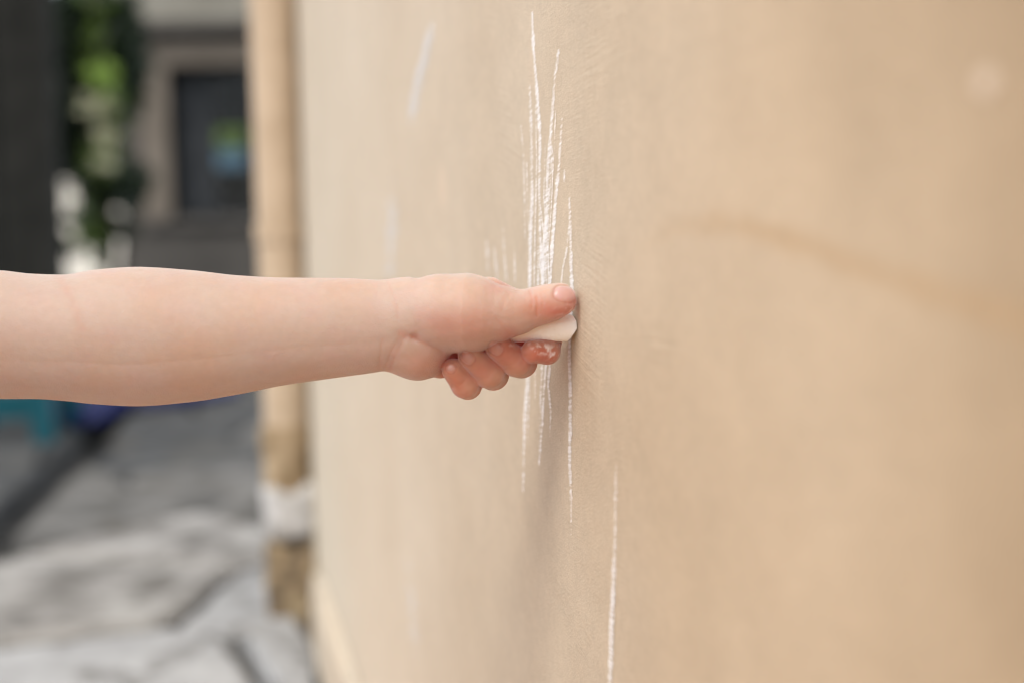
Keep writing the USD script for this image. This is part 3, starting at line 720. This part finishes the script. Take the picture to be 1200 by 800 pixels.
def voronoi(region, cx, cy, size, jit, seed, stretch=1.0):
    r = np.random.default_rng(seed); pts = []
    x0, y0, x1, y1 = region.bounds
    j = 0
    y = y0
    while y < y1:
        x = x0 + (0.5 * size if j % 2 else 0)
        while x < x1:
            pts.append((x + (r.random() - .5) * jit * size, y + (r.random() - .5) * jit * size)); x += size * stretch
        y += size; j += 1
    vd = shapely.voronoi_polygons(MultiPoint(pts), extend_to=region.envelope.buffer(1))
    return [c.intersection(region) for c in vd.geoms if c.intersects(region)]
def slab(poly, zt, gap, seed, thick=0.075):
    r = np.random.default_rng(seed)
    p = poly.buffer(-gap).simplify(0.004)
    if p.is_empty or p.area < 0.004: return None
    if p.geom_type != 'Polygon': p = max(p.geoms, key=lambda g: g.area)
    # ragged outline
    ring = np.array(p.exterior.segmentize(0.07).coords)[:-1]
    ring = ring + (meshkit.noise(np.c_[ring * 11, np.full(len(ring), seed * 1.7)])[:, None] - 0.5) * 0.022
    c = ring.mean(0); inner = c + (ring - c) * (1 - 0.014 / max(0.06, np.sqrt(p.area) / 2))
    tilt = (r.random(2) - 0.5) * 0.005
    n = len(ring)
    zf = lambda q, off: zt + off + (q - c) @ tilt + 0.006 * (meshkit.noise(np.c_[q * 5, np.full(len(q), 3.3)]) - 0.5)
    V = np.vstack([np.c_[ring, np.full(n, zt - thick)], np.c_[ring, zf(ring, -0.010)], np.c_[inner, zf(inner, 0)], [[*c, zf(c[None], 0.002)[0]]]])
    Fc = []
    for i in range(n):
        k = (i + 1) % n
        for a in (0, n): Fc += [(a + i, a + k, a + n + i), (a + k, a + n + k, a + n + i)]
        Fc.append((2 * n + i, 2 * n + k, 3 * n))
    m = trimesh.Trimesh(V, np.array(Fc), process=False)
    e = V[ring.shape[0] * 2:]; 
    if np.cross(V[2 * n + 1] - V[3 * n], V[2 * n] - V[3 * n])[2] > 0: m.invert()
    return m
bright_c = on_ground(265, 745)[:2]
dk0, dk1 = on_ground(100, 592)[:2], on_ground(310, 520)[:2]
sel = shapely.box(-1.6, 0.9, 0.6, 7.5)
cells = voronoi(reg_main.intersection(shapely.box(-3.0, -3.5, 1.6, 11.5)), 0, 0, 0.36, 0.8, 11, 1.15)
for i, cpoly in enumerate(cells):
    m = slab(cpoly, 0.0 + 0.003 * math.sin(i * 2.1), 0.0085, i)
    if m is None: continue
    c = np.array(cpoly.centroid.coords[0])
    e = dk1 - dk0; side = e[0] * (c[1] - dk0[1]) - e[1] * (c[0] - dk0[0])
    c3 = np.array([c[0], c[1], 0.0]) - C; rowp = 400 - (c3 @ up) / (c3 @ fwd) * F if c3 @ fwd > 0 else 2000; colp = 600 + (c3 @ right) / max(c3 @ fwd, 0.1) * F
    if c[1] < 1.35: mt = 'stone_warm_bounce'
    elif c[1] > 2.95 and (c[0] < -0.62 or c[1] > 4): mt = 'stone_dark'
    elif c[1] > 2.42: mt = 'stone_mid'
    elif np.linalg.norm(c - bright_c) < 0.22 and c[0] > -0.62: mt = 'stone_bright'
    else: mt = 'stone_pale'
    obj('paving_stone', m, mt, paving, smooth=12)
cells = voronoi(reg_left.intersection(shapely.box(-7, -3.5, 2, 11.5)), 0, 0, 0.9, 0.4, 12)
for i, cpoly in enumerate(cells):
    m = slab(cpoly, -0.012, 0.006, 100 + i)
    if m is not None: obj('paving_stone', m, 'stone_dark' if cpoly.centroid.y > 1.5 else 'stone_warm_bounce', pave2, smooth=35)

# ------------------------------------------------------------------ downpipe at the corner of the wall
mat_noise('pipe_paint', (0.42, 0.325, 0.225), (0.50, 0.395, 0.285), scale=24, rough=0.55, bump=0.001, bscale=90)
mat_noise('collar_mortar', (0.28, 0.26, 0.24), (0.45, 0.435, 0.415), c3=(0.52, 0.505, 0.49), scale=26, bump=0.006, bscale=45)
mat_noise('pipe_foot', (0.035, 0.028, 0.02), (0.23, 0.165, 0.10), scale=30, bump=0.01, bscale=45, c3=(0.42, 0.32, 0.19))
mat_noise('old_ochre', (0.22, 0.155, 0.085), (0.42, 0.32, 0.205), scale=26, bump=0.004, bscale=60)
mat_noise('rust', (0.09, 0.06, 0.045), (0.17, 0.12, 0.09), scale=40, bump=0.002, bscale=90)
pb = on_ground(342, 712)
pb[2] = 0.0
D_ = (pb - C) @ fwd
kp = D_ / F
def zpipe(py): # height on the pipe axis that the photograph shows at this row
    r = ray(340, py); return C[2] + r[2] * ((pb[1] - C[1]) / r[1])
pipe = thing('downpipe', 'cream painted downpipe with white collar at the corner of the tan wall', 'drainpipe', pb)
R = 25.5 * kp
z_foot, z_c0, z_c1, z_old = zpipe(636), zpipe(632), zpipe(558), zpipe(500)
obj('pipe', rev([(0, z_old - 0.02), (R, z_old - 0.02), (R, 3.0), (0, 3.0)], pb * [1, 1, 0]), 'pipe_paint', pipe, smooth=40)
obj('socket', rev([(0, z_c1 - 0.02), (R * 1.06, z_c1 - 0.02), (R * 1.06, z_old - 0.035), (R * 1.17, z_old - 0.03), (R * 1.17, z_old - 0.004), (R * 1.08, z_old + 0.004), (R * 1.0, z_old + 0.004), (0, z_old + 0.004)], pb * [1, 1, 0]), 'old_ochre', pipe, smooth=40)
def lumpy(m, amp, f, seed):
    m = m.subdivide_to_size(0.02) if hasattr(m, 'subdivide_to_size') else m
    n = meshkit.fbm(m.vertices * f + seed, 3) - 0.5
    m.vertices = m.vertices + m.vertex_normals * (n * 2 * amp)[:, None]; return m
WX = np.array([math.cos(WA), math.sin(WA), 0])
obj('collar', lumpy(rbox(pb * [1, 1, 0], WX, WD, Z3, (-29 * kp, -32 * kp, z_c0 + 0.004), (36 * kp, 30 * kp, z_c1 - 0.004), 0.014), 0.006, 24, 1), 'collar_mortar', pipe, smooth=50)
obj('foot_block', lumpy(rbox(pb * [1, 1, 0], WX, WD, Z3, (-28 * kp, -30 * kp, -0.05), (32 * kp, 26 * kp, z_c0 - 0.001), 0.006), 0.007, 34, 2), 'pipe_foot', pipe, smooth=50)
zb = zpipe(272)
obj('pipe_clip', rev([(R + 0.0005, zb - 0.012), (R + 0.003, zb - 0.012), (R + 0.003, zb + 0.012), (R + 0.0005, zb + 0.012)], pb * [1, 1, 0]), 'pipe_paint', pipe, smooth=40)
obj('wall_bracket', rbox(pb * [1, 1, 0], WX, WD, Z3, (R - 0.002, -0.006, zb - 0.016), (R + 0.045, 0.006, zb + 0.010), 0.002), 'rust', pipe)

# ------------------------------------------------------------------ far end of the yard: old building
FY = 12.0
def fx(px, y=FY): return at(px, 200, y)[0]
def fz(py, y=FY): return at(220, py, y)[2]
mat_noise('shaded_plaster', (0.05, 0.045, 0.039), (0.085, 0.076, 0.066), scale=2.5, bump=0.01, bscale=12)  # facade colours kept dark in place of the shade over it
mat_noise('shaded_surround', (0.12, 0.098, 0.076), (0.175, 0.145, 0.115), scale=4, bump=0.006, bscale=14)
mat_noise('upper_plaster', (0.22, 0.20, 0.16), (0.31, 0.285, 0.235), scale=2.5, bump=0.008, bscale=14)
mat_noise('shutter_paint', (0.022, 0.024, 0.026), (0.034, 0.036, 0.038), scale=5, rough=0.6)
mat_noise('room_shade', (0.014, 0.014, 0.013), (0.024, 0.023, 0.021), scale=4)  # darkness of the unlit room put into the surface colour
mat_noise('blue_paint', (0.06, 0.12, 0.17), (0.08, 0.155, 0.22), scale=6)
bld = thing('old_building', 'old building, coloured dark for shade, across the yard with one dark window in pale surround', 'building', (fx(220), FY, 0))
wx0, wx1, wz0, wz1 = fx(203), fx(318), fz(256), fz(80)
bx0, bx1 = fx(146), fx(560)
BT = 3.3
zl = fz(30)
for nm, lo, hi, mt in (('wall', (bx0, FY, 0), (wx0, FY + 0.35, zl), 'shaded_plaster'), ('wall', (wx1, FY, 0), (bx1, FY + 0.35, zl), 'shaded_plaster'),
                       ('wall', (wx0, FY + 0.0, 0), (wx1, FY + 0.35, wz0), 'shaded_plaster'), ('wall', (wx0, FY, wz1), (wx1, FY + 0.35, zl), 'shaded_plaster'),
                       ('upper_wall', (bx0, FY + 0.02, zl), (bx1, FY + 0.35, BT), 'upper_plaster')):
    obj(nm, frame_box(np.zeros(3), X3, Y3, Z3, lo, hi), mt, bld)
sw = fx(203) - fx(170)
win = UsdGeom.Xform.Define(stage, bld.GetPath().AppendChild('window')).GetPrim()
obj('frame', rbox(np.zeros(3), X3, Y3, Z3, (wx0 - sw, FY - 0.03, wz0), (wx0, FY + 0.2, wz1), 0.006), 'shaded_surround', win)
obj('frame', rbox(np.zeros(3), X3, Y3, Z3, (wx1, FY - 0.03, wz0), (wx1 + sw, FY + 0.2, wz1), 0.006), 'shaded_surround', win)
obj('lintel', rbox(np.zeros(3), X3, Y3, Z3, (wx0 - sw, FY - 0.032, wz1), (wx1 + sw, FY + 0.2, wz1 + 0.2), 0.006), 'shaded_surround', win)
obj('sill', rbox(np.zeros(3), X3, Y3, Z3, (wx0 - sw, FY - 0.07, wz0 - 0.07), (wx1 + sw, FY + 0.3, wz0 - 0.001), 0.006), 'shaded_plaster', win)
# open shutter leaf folded into the left half of the window
sx = fx(246)
obj('shutter', rbox(np.zeros(3), X3, Y3, Z3, (wx0 + 0.005, FY + 0.22, wz0 + 0.01), (sx, FY + 0.26, wz1 - 0.01), 0.004), 'shutter_paint', win)
for k in range(3):
    z0 = wz0 + 0.08 + k * (wz1 - wz0 - 0.1) / 3
    obj('shutter_panel', rbox(np.zeros(3), X3, Y3, Z3, (wx0 + 0.05, FY + 0.205, z0), (sx - 0.045, FY + 0.221, z0 + (wz1 - wz0 - 0.1) / 3 - 0.06), 0.004), 'shutter_paint', win)
usdkit.material(stage, '/World/Looks/window_glass', {'t': ('transparent_bsdf', {'color': (0.86, 0.88, 0.88)}), 'g': ('glossy_bsdf', {'roughness': 0.05, 'color': (0.25, 0.25, 0.25)}), 'f': ('fresnel', {'IOR': 1.5}), 'm': ('mix_closure', {})},
    [('f.fac', 'm.fac'), ('t.BSDF', 'm.closure1'), ('g.BSDF', 'm.closure2')], surface='m.closure')
obj('added_pane', frame_box(np.zeros(3), X3, Y3, Z3, (sx + 0.03, FY + 0.235, wz0 + 0.04), (wx1 - 0.04, FY + 0.24, wz1 - 0.04)), 'window_glass', win)  # glass added so that its reflection lifts the dark opening
for k, (lo, hi) in enumerate((((sx + 0.004, wz0), (sx + 0.03, wz1)), ((wx1 - 0.04, wz0), (wx1 - 0.001, wz1)), ((sx + 0.03, wz0), (wx1 - 0.04, wz0 + 0.04)), ((sx + 0.03, wz1 - 0.04), (wx1 - 0.04, wz1)))):
    obj('sash', frame_box(np.zeros(3), X3, Y3, Z3, (lo[0], FY + 0.222, lo[1] + 0.001), (hi[0], FY + 0.255, hi[1] - 0.001)), 'shutter_paint', win)
# the room behind, with a small opening in its back wall
RY = FY + 1.3
hx0, hx1, hz0, hz1 = at(250, 175, RY)[0], at(292, 175, RY)[0], at(270, 198, RY)[2], at(270, 150, RY)[2]
rx0, rx1 = bx0 + 0.1, bx1 - 0.1
for lo, hi in (((rx0, RY, 0), (hx0, RY + .2, BT - .1)), ((hx1, RY, 0), (rx1, RY + .2, BT - .1)), ((hx0, RY, 0), (hx1, RY + .2, hz0)), ((hx0, RY, hz1), (hx1, RY + .2, BT - .1))):
    obj('back_wall', frame_box(np.zeros(3), X3, Y3, Z3, lo, hi), 'room_shade', bld)
obj('side_wall', frame_box(np.zeros(3), X3, Y3, Z3, (bx0, FY + .35, 0), (bx0 + .2, RY, BT)), 'shaded_plaster', bld)
obj('side_wall', frame_box(np.zeros(3), X3, Y3, Z3, (bx1 - .2, FY + .35, 0), (bx1, RY, BT)), 'shaded_plaster', bld)
obj('floor', frame_box(np.zeros(3), X3, Y3, Z3, (bx0 + .2, FY + .35, -0.02), (bx1 - .2, RY, 0.03)), 'room_shade', bld)
obj('roof', rbox(np.zeros(3), X3, Y3, Z3, (bx0 - .3, FY - .5, BT), (bx1 + .3, RY + .3, BT + .14), .02), 'shaded_surround', bld)
zc0, zc1 = fz(47), fz(37)
obj('ledge', rbox(np.zeros(3), X3, Y3, Z3, (bx0 - 0.02, FY - 0.16, zc0 + 0.03), (bx1, FY + 0.01, zc1 + 0.05), 0.01), 'shaded_plaster', bld)
# ------------------------------------------------------------------ dark gate at the left edge
mat_noise('gate_paint', (0.016, 0.016, 0.014), (0.026, 0.025, 0.022), scale=6, rough=0.9, spec=0.05)
GY = 5.2
gx1 = at(68, 200, GY)[0]; gx0 = gx1 - 1.5
gate = thing('board_gate', 'tall dark board gate standing at the left edge of the yard', 'gate', (gx1, GY, 0))
nb = 11; bw = (gx1 - 0.08 - gx0) / nb
for k in range(nb):
    obj('board', rbox(np.zeros(3), X3, Y3, Z3, (gx0 + k * bw + 0.003, GY + 0.003 * (k % 2), 0.04), (gx0 + (k + 1) * bw - 0.003, GY + 0.03 + 0.003 * (k % 2), 2.75), 0.004), 'gate_paint', gate)
for z in (0.3, 1.4, 2.5): obj('rail', rbox(np.zeros(3), X3, Y3, Z3, (gx0, GY + 0.0335, z), (gx1 - 0.08, GY + 0.075, z + 0.12), 0.004), 'gate_paint', gate)
obj('post', rbox(np.zeros(3), X3, Y3, Z3, (gx1 - 0.08, GY - 0.02, -0.05), (gx1, GY + 0.08, 2.85), 0.006), 'gate_paint', gate)

# ------------------------------------------------------------------ leaves
def leaf_look(name, c1, c2, tr=0.35):
    usdkit.material(stage, '/World/Looks/' + name, {
        'oi': ('geometry', {}), 'r': ('rgb_ramp', {'ramp': [(0.0, c1), (1.0, c2)]}),
        'd': ('principled_bsdf', {'roughness': 0.45, 'specular_ior_level': 0.4}), 'tr': ('translucent_bsdf', {}), 'm': ('mix_closure', {'fac': tr})},
        [('oi.random_per_island', 'r.fac'), ('r.color', 'd.base_color'), ('r.color', 'tr.color'), ('d.BSDF', 'm.closure1'), ('tr.BSDF', 'm.closure2')], surface='m.closure')
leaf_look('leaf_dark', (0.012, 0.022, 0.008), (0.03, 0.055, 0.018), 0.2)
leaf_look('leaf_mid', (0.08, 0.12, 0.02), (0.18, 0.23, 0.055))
leaf_look('leaf_lit', (0.26, 0.37, 0.07), (0.40, 0.51, 0.15), 0.45)  # sun on the leaves put into a brighter colour
leaf_look('leaf_highlight', (0.50, 0.48, 0.30), (0.68, 0.63, 0.45), 0.45)  # cream colour stands for blurred highlights among the leaves
mat_noise('bark', (0.05, 0.04, 0.03), (0.1, 0.08, 0.06), scale=20, bump=0.01, bscale=40)
def leaves(centres, n, size, seed):
    """n folded leaves in ellipsoidal clumps [(centre, radii)]."""
    r = np.random.default_rng(seed); V, Fc = [], []
    vol = np.array([np.prod(c[1]) ** 0.7 for c in centres]); vol /= vol.sum()
    for _ in range(n):
        c, rad = centres[r.choice(len(centres), p=vol)]
        d = r.normal(size=3); d /= np.linalg.norm(d); p = np.array(c) + np.array(rad) * d * r.random() ** 0.4
        ax = r.normal(size=3) + [0, 0, -0.5]; ax /= np.linalg.norm(ax)
        sd = np.cross(ax, r.normal(size=3)); sd /= np.linalg.norm(sd); nn = np.cross(ax, sd)
        L = size * (0.7 + 0.6 * r.random()); w = L * 0.32; b = len(V)
        V += [p, p + ax * L * 0.45 + sd * w + nn * w * 0.3, p + ax * L, p + ax * L * 0.45 - sd * w + nn * w * 0.3]
        Fc += [(b, b + 1, b + 2), (b, b + 2, b + 3)]
    return trimesh.Trimesh(np.array(V), np.array(Fc), process=False)
def tube(pts, r0, r1, n=8):
    pts = np.array(pts, float); V, Fc = [], []
    for i, p in enumerate(pts):
        t = pts[min(i + 1, len(pts) - 1)] - pts[max(i - 1, 0)]; t /= np.linalg.norm(t)
        a = np.cross(t, [0.3, 1, 0.1]); a /= np.linalg.norm(a); b = np.cross(t, a)
        rr = r0 + (r1 - r0) * i / (len(pts) - 1)
        for k in range(n): V.append(p + rr * (a * math.cos(2 * math.pi * k / n) + b * math.sin(2 * math.pi * k / n)))
    for i in range(len(pts) - 1):
        for k in range(n):
            a, b = i * n + k, i * n + (k + 1) % n; Fc += [(a, b, a + n), (b, b + n, a + n)]
    return trimesh.Trimesh(np.array(V), np.array(Fc), process=False)
CY = 6.6
def cl_(px, py, rpx, rpy, depth, dd=0.25):
    p = at(px, py, depth); k = depth / F
    return (p, (rpx * k, dd, rpy * k))
base = on_ground(120, 440); bx_, by_ = at(118, 330, CY)[0], at(118, 330, CY)[1]
cr = thing('climbing_plant', 'tall leafy climber with dark leaves and clumps coloured bright as highlights beside the gate', 'plant', (bx_, by_, 0))
obj('stem', tube([(bx_, by_, -0.05), (bx_ + 0.05, by_ + .03, 0.5), (bx_ - 0.03, by_, 1.1), (bx_ + 0.04, by_, 1.8), (bx_ + 0.02, by_, 2.6)], 0.03, 0.012), 'bark', cr, smooth=True)
obj('stem', tube([(bx_ + .03, by_ + .1, -0.05), (bx_ + 0.12, by_ + .08, 0.6), (bx_ + 0.02, by_ + .05, 1.2), (bx_ + 0.1, by_ + .05, 2.0)], 0.022, 0.01), 'bark', cr, smooth=True)
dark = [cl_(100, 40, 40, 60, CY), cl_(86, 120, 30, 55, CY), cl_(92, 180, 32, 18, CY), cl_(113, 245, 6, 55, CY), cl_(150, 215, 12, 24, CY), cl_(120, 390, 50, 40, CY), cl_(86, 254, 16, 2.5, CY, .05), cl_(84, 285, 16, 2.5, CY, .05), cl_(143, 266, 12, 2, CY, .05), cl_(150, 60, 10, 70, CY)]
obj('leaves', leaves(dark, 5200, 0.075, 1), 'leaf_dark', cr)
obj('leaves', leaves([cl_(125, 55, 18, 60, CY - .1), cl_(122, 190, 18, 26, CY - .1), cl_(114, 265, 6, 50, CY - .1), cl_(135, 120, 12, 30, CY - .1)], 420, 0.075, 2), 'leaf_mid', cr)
obj('leaves', leaves([cl_(121, 90, 9, 10, CY - .4, .08)], 90, 0.06, 3), 'leaf_lit', cr, label='green leaf clump coloured bright as if sunlit')
obj('leaves', leaves([cl_(121, 160, 9, 9, CY - .4, .08), cl_(112, 125, 8, 8, CY - .4, .08), cl_(126, 190, 5, 5, CY - .4, .08)], 66, 0.06, 4), 'leaf_highlight', cr, label='leaf clump coloured pale as a soft highlight')

# pale wall far behind the gaps, sunlit patches put into its near-white colour
mat_noise('white_wall', (0.80, 0.73, 0.62), (0.86, 0.80, 0.70), scale=1.5, bump=0.004, bscale=20)
fy2 = 17.0
bw_ = thing('garden_wall', 'pale garden wall with sunlight put in its colour, glimpsed through gaps beside the dark gate', 'wall', (at(90, 280, fy2)[0], fy2, 0))
obj('wall_face', frame_box(np.zeros(3), X3, Y3, Z3, (at(-40, 280, fy2)[0], fy2, -0.05), (at(145, 280, fy2)[0] - 0.0, fy2 + .2, at(100, 219, fy2)[2])), 'white_wall', bw_)
obj('coping', rbox(np.zeros(3), X3, Y3, Z3, (at(-40, 280, fy2)[0], fy2 - .04, at(100, 219, fy2)[2]), (at(145, 280, fy2)[0], fy2 + .24, at(100, 219, fy2)[2] + 0.07), .01), 'white_wall', bw_)
# hedge behind everything
hd = [cl_(px, 60 + 70 * j, 150, 120, 29.0, 1.2) for px in range(-300, 800, 120) for j in range(-3, 4)]
hg = thing('hedge', 'dark tall hedge closing the far end of the yard', 'hedge', (at(90, 200, 29)[0], 29.0, 0))
obj('foliage', leaves(hd, 16000, 0.45, 6), 'leaf_dark', hg)
gb = thing('shrub', 'small green shrub outside the far opening of the dark room', 'shrub', (*at(270, 170, RY + 4.6)[:2], 0))
pq = at(270, 160, RY + 4.6)
obj('foliage', leaves([((pq[0], pq[1], pq[2] + .1), (.5, .3, .25)), ((pq[0], pq[1], 0.6), (.4, .3, .6))], 1300, 0.12, 7), 'leaf_lit', gb)
obj('stem', tube([(pq[0], pq[1], -.06), (pq[0] + .02, pq[1], .6), (pq[0], pq[1], 1.2)], .03, .01), 'bark', gb)
pq2 = at(272, 187, RY + 3.4)
brl = thing('blue_barrel', 'blue plastic barrel seen through the dark room beneath green leaves', 'barrel', (pq2[0], pq2[1], -0.06))
zt = at(272, 178, RY + 3.4)[2]
obj('body', rev([(0, -.06), (.27, -.06), (.30, 0.0), (.31, zt * .3), (.33, zt * .33), (.31, zt * .36), (.31, zt * .66), (.33, zt * .69), (.31, zt * .72), (.30, zt - .05), (.26, zt), (0, zt)], (pq2[0], pq2[1], 0)), 'blue_paint', brl, smooth=40)

# ------------------------------------------------------------------ teal stool and blue tarpaulin on the ground behind the arm
usdkit.material(stage, '/World/Looks/teal_plastic', {'p': ('principled_bsdf', {'base_color': (0.002, 0.058, 0.075), 'roughness': 0.5, 'specular_ior_level': 0.2})}, [], surface='p.BSDF')
mat_noise('blue_tarp', (0.005, 0.007, 0.045), (0.008, 0.012, 0.075), scale=5, rough=0.6, spec=0.15, bump=0.01, bscale=10)
tp = on_ground(52, 512)
tx, ty = tp[0], tp[1]
stl = thing('plastic_stool', 'teal plastic stool standing behind the arm at the left edge', 'stool', (tx, ty, 0))
ks = ((tp - C) @ fwd) / F
sh = 0.30
for dx, dy in ((0, 0), (-0.24, 0), (0, 0.24), (-0.24, 0.24)):
    lp = np.array([[tx + dx, ty + dy, -0.012], [tx + dx * 0.86 - 0.02, ty + dy * .86 + .02, sh]])
    leg = m3.Manifold.hull_points(np.array([lp[0] + [sx_ * .022, sy_ * .018, 0] for sx_ in (-1, 1) for sy_ in (-1, 1)] + [lp[1] + [sx_ * .03, sy_ * .026, 0] for sx_ in (-1, 1) for sy_ in (-1, 1)]))
    obj('leg', leg, 'teal_plastic', stl)
obj('seat', rbox(np.array([tx - .125, ty + .125, 0]), X3, Y3, Z3, (-.15, -.15, sh), (.15, .15, sh + .03), .01), 'teal_plastic', stl)
zr = on_ground(20, 482)
obj('apron', rbox(np.array([tx - .125, ty + .125, 0]), X3, Y3, Z3, (-.118, -.125, 0.045), (.118, -.105, .12), .005), 'teal_plastic', stl)
pts = [(64, 470), (66, 497), (90, 501), (112, 499), (135, 487), (150, 478), (200, 478), (240, 472), (262, 467), (280, 463), (285, 452), (240, 440), (150, 440), (70, 445)]
poly = Polygon([on_ground(*p)[:2] for p in pts]).buffer(0)
mn = np.array(poly.bounds)
nx_, ny_ = 70, 70
xs, ys = np.linspace(mn[0], mn[2], nx_), np.linspace(mn[1], mn[3], ny_)
GX, GY_ = np.meshgrid(xs, ys, indexing='ij'); P2 = np.stack([GX.ravel(), GY_.ravel()], 1)
ins = shapely.contains_xy(poly, P2[:, 0], P2[:, 1]).reshape(nx_, ny_)
dist = np.array([poly.exterior.distance(Point(*p)) for p in P2]).reshape(nx_, ny_)
hgt = 0.012 + np.minimum(dist, 0.12) * 0.9 * (0.35 + meshkit.fbm(np.c_[P2 * 9, np.zeros(len(P2))], 3, 5).reshape(nx_, ny_)) 
Vt_ = np.c_[P2, hgt.ravel()]; Fc = []
for i in range(nx_ - 1):
    for j in range(ny_ - 1):
        if ins[i, j] and ins[i + 1, j] and ins[i, j + 1] and ins[i + 1, j + 1]:
            a = i * ny_ + j; Fc += [(a, a + ny_, a + 1), (a + 1, a + ny_, a + ny_ + 1)]
tm = trimesh.Trimesh(Vt_, np.array(Fc), process=True)
tb = tm.copy(); tb.vertices[:, 2] = 0.004; tb.invert()
bd = trimesh.grouping.group_rows(tm.edges_sorted, require_count=1); ed = tm.edges[bd]; n0 = len(tm.vertices)
skirt = np.vstack([[(a, a + n0, b), (b, a + n0, b + n0)] for a, b in ed])
tarp = trimesh.Trimesh(np.vstack([tm.vertices, tb.vertices]), np.vstack([tm.faces, tb.faces + n0, skirt]), process=False)
t_ = obj('tarpaulin', tarp, 'blue_tarp', None, smooth=45); tag(t_, 'crumpled dark blue plastic sheet lying on the paving behind the arm', 'tarpaulin')
